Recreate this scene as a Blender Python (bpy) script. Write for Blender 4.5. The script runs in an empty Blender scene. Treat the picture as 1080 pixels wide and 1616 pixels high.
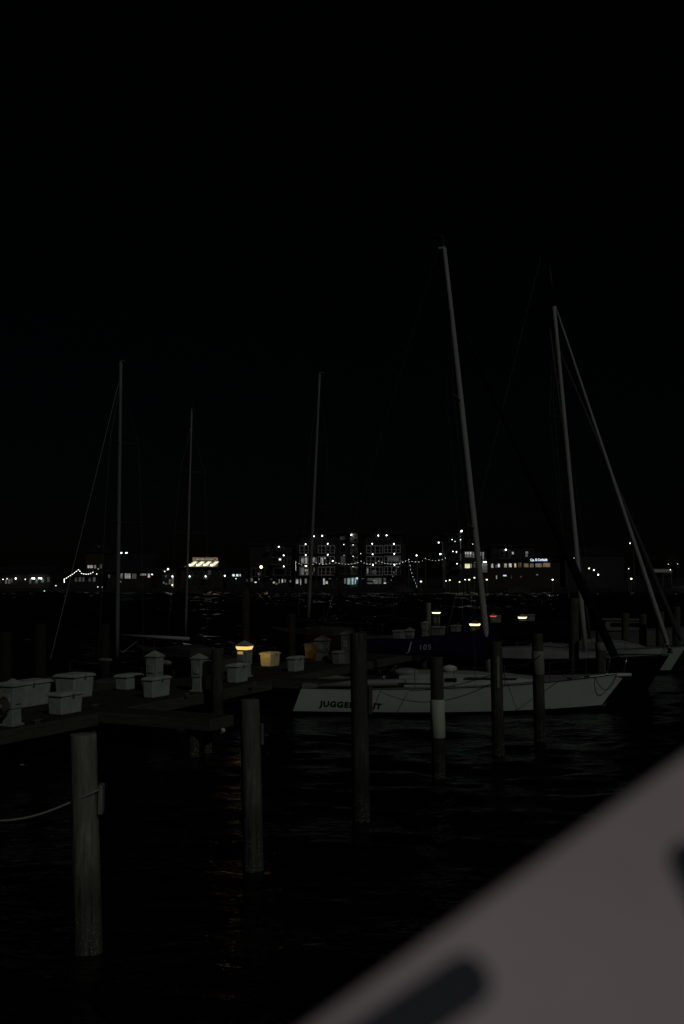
import bpy, math, random
from mathutils import Vector, Matrix
random.seed(7)
R = math.radians
S = bpy.context.scene
COL = S.collection

# ------------------------------------------------------------------ camera
F, CX, CY, HZ, H = 1571.0, 540.0, 808.0, 911.0, 4.2      # focal length in photo pixels, centre, horizon row, eye height
T = math.atan((HZ - CY) / F)
cam_data = bpy.data.cameras.new('camera')
cam = bpy.data.objects.new('camera', cam_data)
COL.objects.link(cam)
cam_data.sensor_fit = 'VERTICAL'
cam_data.sensor_height = 36.0
cam_data.sensor_width = 36.0
cam_data.lens = 36.0 * F / 1616.0
cam_data.clip_start = 0.05
cam_data.clip_end = 6000
cam_data.dof.use_dof = True
cam_data.dof.focus_distance = 60.0
cam_data.dof.aperture_fstop = 2.3
cam.location = (0, 0, H)
cam.rotation_euler = (math.pi / 2 + T, 0, 0)
S.camera = cam

# ------------------------------------------------------------------ night sky, one dim key from behind the right shoulder
SUN_AZ = Vector((0.50, -0.866)).normalized()              # towards the light
SUN_EL = R(35)
world = bpy.data.worlds.new('World')
S.world = world
world.use_nodes = True
wn = world.node_tree.nodes
wl = world.node_tree.links
wn.clear()
w_out = wn.new('ShaderNodeOutputWorld')
w_bg = wn.new('ShaderNodeBackground')
w_sky = wn.new('ShaderNodeTexSky')
w_sky.sky_type = 'NISHITA'
w_sky.sun_disc = False
w_sky.sun_elevation = SUN_EL
w_sky.sun_rotation = math.atan2(SUN_AZ.x, SUN_AZ.y)
w_bg.inputs['Strength'].default_value = 0.00012
wl.new(w_sky.outputs[0], w_bg.inputs['Color'])
wl.new(w_bg.outputs[0], w_out.inputs['Surface'])
sun_data = bpy.data.lights.new('sun', 'SUN')
sun_data.energy = 0.24
sun_data.angle = R(2.0)
sun_data.color = (0.97, 1.0, 0.95)
sun = bpy.data.objects.new('sun', sun_data)
COL.objects.link(sun)
to_sun = Vector((SUN_AZ.x * math.cos(SUN_EL), SUN_AZ.y * math.cos(SUN_EL), math.sin(SUN_EL)))
sun.rotation_euler = (-to_sun).to_track_quat('-Z', 'Y').to_euler()
sun.location = (20, -20, 40)
S.view_settings.view_transform = 'Standard'
S.view_settings.look = 'None'
S.view_settings.exposure = 0
S.view_settings.gamma = 1
S.view_settings.use_curve_mapping = False
S.cycles.max_bounces = 6
S.cycles.filter_width = 1.5

# ------------------------------------------------------------------ surveying helpers
def ray(px, py):
    a, b = (px - CX) / F, (CY - py) / F
    return Vector((a, math.cos(T) - b * math.sin(T), math.sin(T) + b * math.cos(T)))
def at_z(px, py, z):
    r = ray(px, py)
    return Vector((0, 0, H)) + r * ((z - H) / r.z)
def at_y(px, py, y):
    r = ray(px, py)
    return Vector((0, 0, H)) + r * (y / r.y)

# ------------------------------------------------------------------ materials
MATS = {}
def mat(name, col, rough=0.6, var=0.0, scale=8.0, bump=0.0, metal=0.0, spec=0.3, stretch=(1, 1, 1), col2=None):
    if name in MATS:
        return MATS[name]
    m = bpy.data.materials.new(name)
    m.use_nodes = True
    nt = m.node_tree
    p = nt.nodes['Principled BSDF']
    p.inputs['Base Color'].default_value = (*col, 1)
    p.inputs['Roughness'].default_value = rough
    p.inputs['Metallic'].default_value = metal
    p.inputs['Specular IOR Level'].default_value = spec
    if var or bump or col2:
        tc = nt.nodes.new('ShaderNodeTexCoord')
        mp = nt.nodes.new('ShaderNodeMapping')
        mp.inputs['Scale'].default_value = stretch
        nt.links.new(tc.outputs['Object'], mp.inputs[0])
        nz = nt.nodes.new('ShaderNodeTexNoise')
        nz.inputs['Scale'].default_value = scale
        nz.inputs['Detail'].default_value = 6
        nz.inputs['Roughness'].default_value = 0.65
        nt.links.new(mp.outputs[0], nz.inputs['Vector'])
        mx = nt.nodes.new('ShaderNodeMix')
        mx.data_type = 'RGBA'
        rp = nt.nodes.new('ShaderNodeMapRange')
        rp.inputs[1].default_value = 0.3
        rp.inputs[2].default_value = 0.7
        nt.links.new(nz.outputs['Fac'], rp.inputs[0])
        nt.links.new(rp.outputs[0], mx.inputs[0])
        c2 = col2 or tuple(c * (1 - var) for c in col)
        mx.inputs[6].default_value = (*c2, 1)
        mx.inputs[7].default_value = (*col, 1)
        nt.links.new(mx.outputs[2], p.inputs['Base Color'])
        if bump:
            bp = nt.nodes.new('ShaderNodeBump')
            bp.inputs['Strength'].default_value = bump
            bp.inputs['Distance'].default_value = 0.02
            nt.links.new(nz.outputs['Fac'], bp.inputs['Height'])
            nt.links.new(bp.outputs[0], p.inputs['Normal'])
    MATS[name] = m
    return m

def glow(name, col, strength, var=0.0, scale=1.5):
    if name in MATS:
        return MATS[name]
    m = bpy.data.materials.new(name)
    m.use_nodes = True
    nt = m.node_tree
    p = nt.nodes['Principled BSDF']
    p.inputs['Base Color'].default_value = (0.3, 0.3, 0.3, 1)
    p.inputs['Roughness'].default_value = 0.3
    p.inputs['Emission Color'].default_value = (*col, 1)
    p.inputs['Emission Strength'].default_value = strength
    if var:                                             # furniture and curtains seen through the pane
        tc = nt.nodes.new('ShaderNodeTexCoord')
        nz = nt.nodes.new('ShaderNodeTexNoise')
        nz.inputs['Scale'].default_value = scale
        nz.inputs['Detail'].default_value = 3
        nt.links.new(tc.outputs['Object'], nz.inputs['Vector'])
        mr = nt.nodes.new('ShaderNodeMapRange')
        mr.inputs[1].default_value = 0.35
        mr.inputs[2].default_value = 0.65
        mr.inputs[3].default_value = strength * (1 - var)
        mr.inputs[4].default_value = strength * (1 + var * 0.5)
        nt.links.new(nz.outputs['Fac'], mr.inputs[0])
        nt.links.new(mr.outputs[0], p.inputs['Emission Strength'])
    MATS[name] = m
    return m

def pile_material(name, dry, wet, band=None):
    """Weathered round timber: grain and checks, wet dark foot, pale barnacles near the water (object z = height over water)."""
    m = bpy.data.materials.new(name)
    m.use_nodes = True
    nt = m.node_tree
    N, L = nt.nodes.new, nt.links.new
    p = nt.nodes['Principled BSDF']
    p.inputs['Roughness'].default_value = 0.85
    p.inputs['Specular IOR Level'].default_value = 0.15
    tc = N('ShaderNodeTexCoord')
    mp = N('ShaderNodeMapping'); mp.inputs['Scale'].default_value = (1, 1, 0.09)
    L(tc.outputs['Object'], mp.inputs[0])
    grain = N('ShaderNodeTexNoise'); grain.inputs['Scale'].default_value = 26; grain.inputs['Detail'].default_value = 8
    L(mp.outputs[0], grain.inputs['Vector'])
    blot = N('ShaderNodeTexNoise'); blot.inputs['Scale'].default_value = 5; blot.inputs['Detail'].default_value = 6
    L(tc.outputs['Object'], blot.inputs['Vector'])
    speck = N('ShaderNodeTexVoronoi'); speck.inputs['Scale'].default_value = 34
    L(tc.outputs['Object'], speck.inputs['Vector'])
    sx = N('ShaderNodeSeparateXYZ'); L(tc.outputs['Object'], sx.inputs[0])
    def mixc(fac, a, b):
        mx = N('ShaderNodeMix'); mx.data_type = 'RGBA'
        L(fac, mx.inputs[0])
        for k, v in ((6, a), (7, b)):
            if isinstance(v, tuple): mx.inputs[k].default_value = (*v, 1)
            else: L(v, mx.inputs[k])
        return mx.outputs[2]
    def rng(src, a, b):
        r = N('ShaderNodeMapRange'); r.inputs[1].default_value = a; r.inputs[2].default_value = b
        L(src, r.inputs[0]); return r.outputs[0]
    def math2(op, a, b):
        q = N('ShaderNodeMath'); q.operation = op
        for k, v in enumerate((a, b)):
            if isinstance(v, float): q.inputs[k].default_value = v
            else: L(v, q.inputs[k])
        return q.outputs[0]
    base = mixc(rng(grain.outputs['Fac'], 0.38, 0.62), tuple(c * 0.32 for c in dry), dry)
    base = mixc(rng(blot.outputs['Fac'], 0.36, 0.7), tuple(c * 0.6 for c in dry), base)
    zz = math2('ADD', sx.outputs['Z'], math2('MULTIPLY', blot.outputs['Fac'], 0.5))
    base = mixc(rng(zz, 1.40, 0.85), base, mixc(rng(grain.outputs['Fac'], 0.35, 0.65), tuple(c * 0.4 for c in wet), wet))
    barn = math2('MULTIPLY', rng(speck.outputs['Distance'], 0.36, 0.12), math2('MULTIPLY', rng(zz, 0.82, 0.55), rng(blot.outputs['Fac'], 0.36, 0.52)))
    base = mixc(barn, base, (0.42, 0.41, 0.37))
    L(base, p.inputs['Base Color'])
    bp = N('ShaderNodeBump'); bp.inputs['Strength'].default_value = 0.7; bp.inputs['Distance'].default_value = 0.02
    L(math2('ADD', grain.outputs['Fac'], math2('MULTIPLY', barn, 0.7)), bp.inputs['Height'])
    L(bp.outputs[0], p.inputs['Normal'])
    return m

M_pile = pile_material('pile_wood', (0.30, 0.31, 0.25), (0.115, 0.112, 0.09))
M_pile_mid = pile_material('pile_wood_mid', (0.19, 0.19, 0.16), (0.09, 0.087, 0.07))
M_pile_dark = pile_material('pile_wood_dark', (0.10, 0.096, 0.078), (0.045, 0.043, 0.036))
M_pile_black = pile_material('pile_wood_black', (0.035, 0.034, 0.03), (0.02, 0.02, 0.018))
M_deck = mat('deck_wood', (0.055, 0.052, 0.042), 0.9, 0.55, 5, 0.5, stretch=(1, 8, 1), spec=0.1)
M_beam = mat('beam_wood', (0.10, 0.097, 0.075), 0.9, 0.6, 6, 0.6, stretch=(0.3, 4, 4), spec=0.1)
M_gel = mat('white_gelcoat', (0.56, 0.63, 0.575), 0.45, 0.14, 1.6, 0, spec=0.3)
M_gel2 = mat('grey_gelcoat', (0.26, 0.27, 0.26), 0.5, 0.25, 2.0, 0, spec=0.3)
M_dim = mat('dull_hull', (0.05, 0.05, 0.05), 0.6, 0.3, 2)
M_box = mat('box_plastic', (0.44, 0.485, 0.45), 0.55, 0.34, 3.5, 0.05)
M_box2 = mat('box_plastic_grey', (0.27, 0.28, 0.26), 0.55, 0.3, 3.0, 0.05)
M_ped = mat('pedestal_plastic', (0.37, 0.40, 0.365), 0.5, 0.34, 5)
M_black = mat('black_trim', (0.006, 0.006, 0.007), 0.5)
M_navy = mat('navy_hull', (0.006, 0.006, 0.010), 0.45, spec=0.12)
M_cover = mat('navy_canvas', (0.010, 0.010, 0.034), 0.95, 0.35, 4, 0.4, spec=0.05)
M_dcover = mat('black_canvas', (0.008, 0.008, 0.010), 0.95, 0.3, 5, 0.3, spec=0.05)
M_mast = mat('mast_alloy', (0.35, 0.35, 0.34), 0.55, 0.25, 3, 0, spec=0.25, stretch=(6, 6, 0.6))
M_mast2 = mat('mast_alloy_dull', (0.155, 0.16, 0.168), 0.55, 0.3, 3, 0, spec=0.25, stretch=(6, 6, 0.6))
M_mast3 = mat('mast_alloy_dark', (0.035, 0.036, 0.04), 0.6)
M_sail = mat('furled_sail', (0.34, 0.34, 0.33), 0.8, 0.3, 5, 0.3, stretch=(3, 3, 0.5))
M_steel = mat('stainless', (0.6, 0.6, 0.6), 0.25, metal=0.9)
M_wire = mat('rigging_wire', (0.10, 0.10, 0.10), 0.5)
M_wire2 = mat('rigging_wire_bright', (0.30, 0.31, 0.32), 0.5)
M_glass = mat('dark_glass', (0.008, 0.009, 0.011), 0.12, spec=0.5)
M_rope = mat('rope', (0.34, 0.33, 0.30), 0.9, 0.3, 40)
M_drope = mat('dark_rope', (0.02, 0.02, 0.022), 0.9)
M_white = mat('white_paint', (0.6, 0.6, 0.58), 0.6, 0.15, 3)
M_letter = mat('letter_black', (0.010, 0.010, 0.012), 0.5)
M_letter2 = mat('letter_silver', (0.30, 0.31, 0.40), 0.7)
M_wall = mat('dark_siding', (0.022, 0.021, 0.022), 0.8, 0.4, 0.6)
M_wall2 = mat('brown_siding', (0.035, 0.027, 0.022), 0.8, 0.4, 0.6)
M_roof = mat('roof_shingle', (0.012, 0.012, 0.013), 0.9, 0.4, 1)
M_trim = mat('white_trim', (0.50, 0.50, 0.49), 0.6)
M_trimd = mat('grey_trim', (0.10, 0.10, 0.10), 0.6)
M_quay = mat('quay_concrete', (0.02, 0.02, 0.02), 0.9, 0.5, 0.4)
M_land = mat('land', (0.014, 0.013, 0.012), 0.95, 0.4, 0.1)
M_pole = mat('pole_metal', (0.12, 0.12, 0.12), 0.5)
M_bark = mat('bark', (0.04, 0.032, 0.025), 0.9, 0.4, 6, 0.5)
M_leaf = mat('leaf_green', (0.05, 0.065, 0.022), 0.7, 0.5, 3)
M_leafd = mat('leaf_dark', (0.012, 0.016, 0.010), 0.8, 0.5, 3)
M_awn = mat('green_canvas', (0.02, 0.10, 0.045), 0.8, 0.2, 3)
G_lamp = glow('lamp_cool', (0.86, 0.95, 1.0), 8.0)
G_lamp2 = glow('lamp_cool_dim', (0.88, 0.95, 1.0), 4.0)
G_warm = glow('lamp_warm', (1.0, 0.80, 0.36), 4.0)
G_green = glow('lamp_green', (0.45, 1.0, 0.85), 1.1)
G_bulb = glow('string_bulb', (1.0, 0.97, 0.92), 4.2)
G_amber = glow('amber_aimed_light', (1.0, 0.52, 0.09), 4800.0)
G_amber_soft = glow('amber_lens_soft', (1.0, 0.60, 0.15), 1.2)
G_yel = glow('yellow_lens', (1.0, 0.72, 0.22), 4.0)
G_pale = glow('pale_yellow_lens', (1.0, 0.86, 0.42), 3.0)
G_red = glow('red_lens', (1.0, 0.12, 0.07), .8)

# ------------------------------------------------------------------ mesh builder
class MB:
    def __init__(self): self.v, self.f = [], []
    def add(self, vs, fs):
        k = len(self.v)
        self.v += [tuple(q) for q in vs]
        self.f += [tuple(i + k for i in q) for q in fs]
        return self
    def box(self, c, s, rz=0.0, ry=0.0):
        vs = []
        m = Matrix.Rotation(rz, 3, 'Z') @ Matrix.Rotation(ry, 3, 'Y')
        for dz in (-.5, .5):
            for dx, dy in ((-.5, -.5), (.5, -.5), (.5, .5), (-.5, .5)):
                vs.append(Vector(c) + m @ Vector((dx * s[0], dy * s[1], dz * s[2])))
        return self.add(vs, [(3, 2, 1, 0), (4, 5, 6, 7), (0, 1, 5, 4), (1, 2, 6, 5), (2, 3, 7, 6), (3, 0, 4, 7)])
    def span(self, a, b):                                 # box by two corners
        a, b = Vector(a), Vector(b)
        return self.box((a + b) / 2, [abs(q) for q in (b - a)])
    def taper(self, c, s0, s1, h):                        # base centre, bottom and top size
        vs = []
        for s, z in ((s0, 0), (s1, h)):
            for dx, dy in ((-.5, -.5), (.5, -.5), (.5, .5), (-.5, .5)):
                vs.append((c[0] + dx * s[0], c[1] + dy * s[1], c[2] + z))
        return self.add(vs, [(3, 2, 1, 0), (4, 5, 6, 7), (0, 1, 5, 4), (1, 2, 6, 5), (2, 3, 7, 6), (3, 0, 4, 7)])
    def tube(self, pts, r, n=8):
        pts = [Vector(q) for q in pts]
        rs = r if isinstance(r, (list, tuple)) else [r] * len(pts)
        k0 = len(self.v)
        fs, vs = [], []
        up = Vector((0, 0, 1))
        for i, q in enumerate(pts):
            d = (pts[min(i + 1, len(pts) - 1)] - pts[max(i - 1, 0)]).normalized()
            a = d.cross(up if abs(d.z) < 0.95 else Vector((1, 0, 0))).normalized()
            b = d.cross(a)
            for j in range(n):
                t = 2 * math.pi * j / n
                vs.append(q + (a * math.cos(t) + b * math.sin(t)) * rs[i])
        for i in range(len(pts) - 1):
            for j in range(n):
                fs.append((i * n + j, i * n + (j + 1) % n, (i + 1) * n + (j + 1) % n, (i + 1) * n + j))
        fs.append(tuple(range(n))[::-1])
        fs.append(tuple((len(pts) - 1) * n + j for j in range(n)))
        return self.add(vs, fs)
    def lathe(self, prof, c=(0, 0, 0), n=16, wob=0.0, lean=(0, 0)):
        vs, fs = [], []
        ph = [random.uniform(0, 6.28) for _ in range(4)]
        for i, (r, z) in enumerate(prof):
            for j in range(n):
                t = 2 * math.pi * j / n
                rr = r * (1 + wob * (math.sin(2 * t + ph[0]) + 0.7 * math.sin(3 * t + ph[1] + z) + 0.5 * math.sin(5 * t + ph[2] + 2 * z)))
                vs.append((c[0] + rr * math.cos(t) + lean[0] * z, c[1] + rr * math.sin(t) + lean[1] * z, c[2] + z))
        for i in range(len(prof) - 1):
            for j in range(n):
                fs.append((i * n + j, i * n + (j + 1) % n, (i + 1) * n + (j + 1) % n, (i + 1) * n + j))
        fs.append(tuple(range(n))[::-1])
        fs.append(tuple((len(prof) - 1) * n + j for j in range(n)))
        return self.add(vs, fs)
    def ball(self, c, r, n=10, k=6, sq=(1, 1, 1)):
        prof = [(max(1e-4, math.sin(math.pi * i / k)), -math.cos(math.pi * i / k)) for i in range(k + 1)]
        vs, fs = [], []
        for rr, z in prof:
            for j in range(n):
                t = 2 * math.pi * j / n
                vs.append((c[0] + r * sq[0] * rr * math.cos(t), c[1] + r * sq[1] * rr * math.sin(t), c[2] + r * sq[2] * z))
        for i in range(k):
            for j in range(n):
                fs.append((i * n + j, i * n + (j + 1) % n, (i + 1) * n + (j + 1) % n, (i + 1) * n + j))
        return self.add(vs, fs)
    def build(self, name, m, parent=None, smooth=False, world=False, bevel=0.0):
        vs = self.v
        if world and parent is not None:
            o0 = root_loc(parent)
            vs = [(q[0] - o0.x, q[1] - o0.y, q[2] - o0.z) for q in vs]
        me = bpy.data.meshes.new(name)
        me.from_pydata(vs, [], self.f)
        me.materials.append(m)
        if smooth:
            me.polygons.foreach_set('use_smooth', [True] * len(me.polygons))
        me.update()
        o = bpy.data.objects.new(name, me)
        COL.objects.link(o)
        if parent is not None: o.parent = parent
        if bevel:
            b = o.modifiers.new('bevel', 'BEVEL')
            b.width = bevel; b.segments = 3; b.limit_method = 'ANGLE'
        return o

def root_loc(o):
    while o.parent is not None: o = o.parent
    return o.location

def tag(o, label=None, cat=None, group=None, kind=None):
    if label: o['label'] = label
    if cat: o['category'] = cat
    if group: o['group'] = group
    if kind: o['kind'] = kind
    return o
def thing(name, label, cat, loc=(0, 0, 0), rz=0.0, group=None):
    o = bpy.data.objects.new(name, None)
    o.empty_display_size = 0.3
    COL.objects.link(o)
    o.location = loc
    o.rotation_euler = (0, 0, rz)
    return tag(o, label, cat, group)
def part_copy(o, parent, loc=None):
    c = o.copy(); COL.objects.link(c); c.parent = parent
    if loc is not None: c.location = loc
    return c

def text_mesh(body, size, shear=0.0, extrude=0.0, spacing=1.0, bold=0.0):
    cu = bpy.data.curves.new('lettering', 'FONT')
    cu.body = body; cu.size = size; cu.shear = shear; cu.extrude = extrude; cu.space_character = spacing; cu.offset = bold
    o = bpy.data.objects.new('lettering', cu)
    COL.objects.link(o)
    bpy.context.view_layer.update()
    me = bpy.data.meshes.new_from_object(o.evaluated_get(bpy.context.evaluated_depsgraph_get()))
    bpy.data.objects.remove(o)
    return me

# ------------------------------------------------------------------ setting: water, far land, quay
def water_material():
    m = bpy.data.materials.new('harbour_water')
    m.use_nodes = True
    nt = m.node_tree; N, L = nt.nodes.new, nt.links.new
    p = nt.nodes['Principled BSDF']
    p.inputs['Base Color'].default_value = (0.002, 0.0025, 0.0025, 1)
    p.inputs['Roughness'].default_value = 0.10
    p.inputs['IOR'].default_value = 1.33
    p.inputs['Specular IOR Level'].default_value = 0.42
    tc = N('ShaderNodeTexCoord')
    prev = None
    for sc, st, dist, sx in ((2.6, 0.9, 0.09, 0.6), (8.0, 0.8, 0.03, 0.75)):
        mp = N('ShaderNodeMapping'); mp.inputs['Scale'].default_value = (sx, 1.25, 1); mp.inputs['Rotation'].default_value = (0, 0, 0.25 * sc % 0.7)
        L(tc.outputs['Object'], mp.inputs[0])
        nz = N('ShaderNodeTexNoise'); nz.inputs['Scale'].default_value = sc; nz.inputs['Detail'].default_value = 3; nz.inputs['Distortion'].default_value = 0.4
        L(mp.outputs[0], nz.inputs['Vector'])
        bp = N('ShaderNodeBump'); bp.inputs['Strength'].default_value = st; bp.inputs['Distance'].default_value = dist
        L(nz.outputs['Fac'], bp.inputs['Height'])
        if prev: L(prev, bp.inputs['Normal'])
        prev = bp.outputs[0]
    L(prev, p.inputs['Normal'])
    return m
QY = 268.0
def build_water():
    """One sheet of real wind chop (crests mostly across the view), fine inside the basin, flat far outside it."""
    import numpy as np
    rng = np.random.default_rng(3)
    ys = [4.0]
    while ys[-1] < QY + 1: ys.append(ys[-1] + min(.62, .10 + max(0, ys[-1] - 14) * .0042))
    ys = np.array(ys); xs = np.arange(-112, 112.01, .34)
    X, Y = np.meshgrid(xs, ys)
    Z = np.zeros_like(X)
    step = np.gradient(ys)[:, None]
    for lam in np.geomspace(.30, 5.0, 38):
        a = rng.normal(math.radians(78), .42); k = 2 * math.pi / lam
        ph = rng.uniform(0, 6.28)
        amp = .052 * lam / (2 * math.pi)
        if lam > 2.0: amp = amp * (.5 + .5 * np.clip((Y - 40) / 60, 0, 1))
        vis = np.clip((lam / (3.2 * step) - .6), 0, 1)                # drop ripples the local grid cannot carry
        gust = .75 + .5 * np.sin(X * .11 + Y * .07 + ph) * np.sin(Y * .05 - ph)
        far = 1 + 2.2 * np.clip((Y - 40) / 80, 0, 1)                    # the coarser far rows carry the slope of the ripples left out
        Z += amp * far * vis * gust * np.sin(k * (X * math.cos(a) + Y * math.sin(a)) + ph + .6 * np.sin(X * .31 + lam) + .5 * np.sin(Y * .23 + ph))
    ny, nx = X.shape
    co = np.stack([X, Y, Z - .004], -1).reshape(-1, 3)
    idx = np.arange(ny * nx).reshape(ny, nx)
    q = np.stack([idx[:-1, :-1], idx[:-1, 1:], idx[1:, 1:], idx[1:, :-1]], -1).reshape(-1, 4)
    outer = []
    for x0, x1, y0, y1 in ((-900, 900, -160, 4.0), (-900, -112, 4.0, QY + 1), (112, 900, 4.0, QY + 1)):
        outer += [(x0, y0, 0), (x1, y0, 0), (x1, y1, 0), (x0, y1, 0)]
    n0 = len(co)
    co = np.vstack([co, np.array(outer)])
    q = np.vstack([q, np.arange(12).reshape(3, 4) + n0])
    me = bpy.data.meshes.new('water')
    me.vertices.add(len(co)); me.vertices.foreach_set('co', co.astype('f').ravel())
    me.loops.add(q.size); me.loops.foreach_set('vertex_index', q.astype('i').ravel())
    me.polygons.add(len(q)); me.polygons.foreach_set('loop_start', np.arange(0, q.size, 4, dtype='i'))
    me.polygons.foreach_set('use_smooth', np.ones(len(q), dtype=bool))
    me.update(calc_edges=True); me.validate()
    me.materials.append(water_material())
    o = bpy.data.objects.new('water', me); COL.objects.link(o)
    return tag(o, kind='structure')
build_water()
GZ = 1.25
lb = MB(); lb.add([(-3000, QY, GZ), (3000, QY, GZ), (3000, 4500, GZ), (-3000, 4500, GZ)], [(0, 1, 2, 3)])
tag(lb.build('ground', M_land), kind='structure')
qb = MB()
qb.span((-900, QY - 0.6, -1.5), (900, QY - 0.003, GZ + 0.1))
qw = tag(qb.build('quay_wall', M_quay), kind='structure')
qp0 = MB().box((0, 0, 0), (0.35, 0.3, 1.9)).build('quay_post', M_quay, qw)
for k in range(-18, 19):
    o = qp0 if k == -18 else part_copy(qp0, qw)
    o.location = (k * 6.0, QY - 0.76, 0.3)

# ------------------------------------------------------------------ the main dock
DZ = 0.9
DD = Vector((0.43, 0.903, 0)).normalized()               # along the dock, away from the camera
DN = Vector((DD.y, -DD.x, 0))                             # towards the right edge
DANG = math.atan2(DD.y, DD.x)
corner_c = at_z(96, 1130, DZ)
EDGE = corner_c + DN * 0.28                               # a point of the right edge
EDGE.z = 0
def dock_pt(s, w=0.0, z=DZ): return EDGE + DD * s - DN * w + Vector((0, 0, z))
DW, S0, S1 = 2.9, -9.0, 45.0
dock = thing('dock', 'long dark timber dock running away from lower left, carrying white boxes and pedestals', 'dock', (EDGE + DD * S0), DANG)
L_ = S1 - S0
npl = 285
pw = L_ / npl
pm = MB().box((0, 0, -0.02), (pw - 0.012, DW, 0.04))
pl0 = pm.build('plank', M_deck, dock)
for i in range(npl):
    o = pl0 if i == 0 else part_copy(pl0, dock)
    o.location = ((i + .5) * pw, DW / 2 + random.uniform(-.015, .015), DZ + random.uniform(-.006, .004))
    o.rotation_euler = (random.uniform(-.003, .003), 0, random.uniform(-.004, .004))
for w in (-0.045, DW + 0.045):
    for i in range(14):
        MB().box(((i + .5) * L_ / 14, w + random.uniform(-.006, .006), DZ - 0.17), (L_ / 14 - 0.02, 0.09, 0.3 + random.uniform(-.02, .02))).build('fascia_beam', M_beam if i < 8 else mat('far_shade_beam_wood', (.022, .021, .018), .9, .6, 6, .5, stretch=(.3, 4, 4)), dock, bevel=0.01)  # far boards darker: light fading along the dock is put into the colour
for i in range(14):
    MB().box(((i + .5) * L_ / 14, DW / 2, DZ - 0.2), (0.12, DW - .1, 0.2)).build('cross_beam', M_beam, dock)
sp = MB().lathe([(0.13, -1.5), (0.13, 0.2), (0.125, DZ - 0.32)], n=12, wob=0.02)
sp0 = sp.build('support_post', M_pile_dark, dock, smooth=True)
first = True
for i in range(14):
    for w in (0.22, DW - 0.22):
        o = sp0 if first else part_copy(sp0, dock)
        first = False
        o.location = ((i + .6) * L_ / 14, w, 0)

def finger(s, length, width, label):
    """A finger pier leaving the right edge of the dock; local x runs out from the dock."""
    base = dock_pt(s, -0.10, 0)
    f = thing('finger_pier', label, 'pier', base, math.atan2(DN.y, DN.x), 'finger piers off the dock')
    n = int(length / 0.19)
    mm = MB().box((0, 0, -0.02), (length / n - 0.012, width, 0.04))
    p0 = mm.build('plank', M_deck, f)
    for i in range(n):
        o = p0 if i == 0 else part_copy(p0, f)
        o.location = ((i + .5) * length / n, random.uniform(-.01, .01), DZ + random.uniform(-.006, .004))
    for sgn in (-1, 1):
        bb = MB().box((length / 2, sgn * (width / 2 + 0.045), DZ - 0.13), (length, 0.09, 0.25))
        bb.build('fascia_beam', M_beam, f, bevel=0.012)
    MB().box((length + 0.045, 0, DZ - 0.13), (0.085, width + 0.18, 0.25)).build('end_beam', M_beam, f, bevel=0.012)
    for sgn in (-1, 1):
        MB().lathe([(0.12, -1.5), (0.115, DZ - 0.26)], (length - 0.5, sgn * (width / 2 - 0.15), 0), 10).build('support_post', M_pile_dark, f, smooth=True)
    return f
fa = at_z(165, 1124, DZ)
s_f1 = (fa - EDGE).dot(DD) + 0.45
finger(s_f1, 3.15, 0.85, 'short timber finger pier ending at the dark piling with the white fender')
s_f2 = (at_z(475, 1072, DZ) - EDGE).dot(DD)
finger(s_f2, 2.3, 0.8, 'timber finger pier reaching to the stern of the lettered white sailboat')

# ------------------------------------------------------------------ dock boxes
def dock_box(corner_px, ln, dp, ht, label, m=M_box, z=DZ, rot=0.0):
    c = at_z(*corner_px, z)
    a = DANG + rot
    d = Vector((math.cos(a), math.sin(a), 0)); nn = Vector((d.y, -d.x, 0))
    o0 = c + d * ln / 2 - nn * dp / 2
    t = thing('dock_box', label, 'dock box', (o0.x, o0.y, z), a, 'dock boxes on the dock')
    lh = 0.075
    body = MB().taper((0, 0, 0.004), (ln * 0.90, dp * 0.88), (ln * 0.97, dp * 0.97), ht - lh - 0.004)
    body.build('body', m, t, bevel=min(0.05, dp * .09))
    lid = MB().taper((0, 0, ht - lh), (ln + .05, dp + .05), (ln + .035, dp + .035), lh * .55)
    lid.taper((0, 0, ht - lh * .45), (ln + .03, dp + .03), (ln - .1, dp - .1), lh * .55)
    lid.build('lid', m, t, bevel=0.012)
    hs = MB().box((0, -dp / 2 - .028, ht - lh - .005), (0.05, 0.014, 0.10))
    hs.build('hasp', M_trimd, t)
    return t
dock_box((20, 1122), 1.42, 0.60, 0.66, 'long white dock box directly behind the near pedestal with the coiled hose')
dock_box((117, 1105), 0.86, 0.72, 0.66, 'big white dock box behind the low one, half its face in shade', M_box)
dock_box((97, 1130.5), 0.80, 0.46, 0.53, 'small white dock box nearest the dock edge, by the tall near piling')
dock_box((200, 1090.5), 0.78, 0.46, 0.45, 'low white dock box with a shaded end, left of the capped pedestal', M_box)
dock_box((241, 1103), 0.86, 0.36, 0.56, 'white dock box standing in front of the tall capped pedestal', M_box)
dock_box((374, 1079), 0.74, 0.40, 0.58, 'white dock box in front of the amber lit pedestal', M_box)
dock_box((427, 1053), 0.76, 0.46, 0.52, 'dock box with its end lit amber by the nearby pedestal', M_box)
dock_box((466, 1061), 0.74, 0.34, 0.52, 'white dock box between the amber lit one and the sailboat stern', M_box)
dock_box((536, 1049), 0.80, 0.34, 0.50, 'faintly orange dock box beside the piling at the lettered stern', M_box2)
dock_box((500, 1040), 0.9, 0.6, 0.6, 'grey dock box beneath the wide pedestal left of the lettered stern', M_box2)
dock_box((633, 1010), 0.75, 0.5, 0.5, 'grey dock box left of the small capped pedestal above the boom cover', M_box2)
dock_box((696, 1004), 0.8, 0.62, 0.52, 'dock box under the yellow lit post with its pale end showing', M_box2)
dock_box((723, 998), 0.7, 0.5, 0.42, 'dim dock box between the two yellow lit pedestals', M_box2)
dock_box((786, 984), 0.9, 0.5, 0.55, 'pale dock box right beside the red lit pedestal', M_box2)
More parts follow.
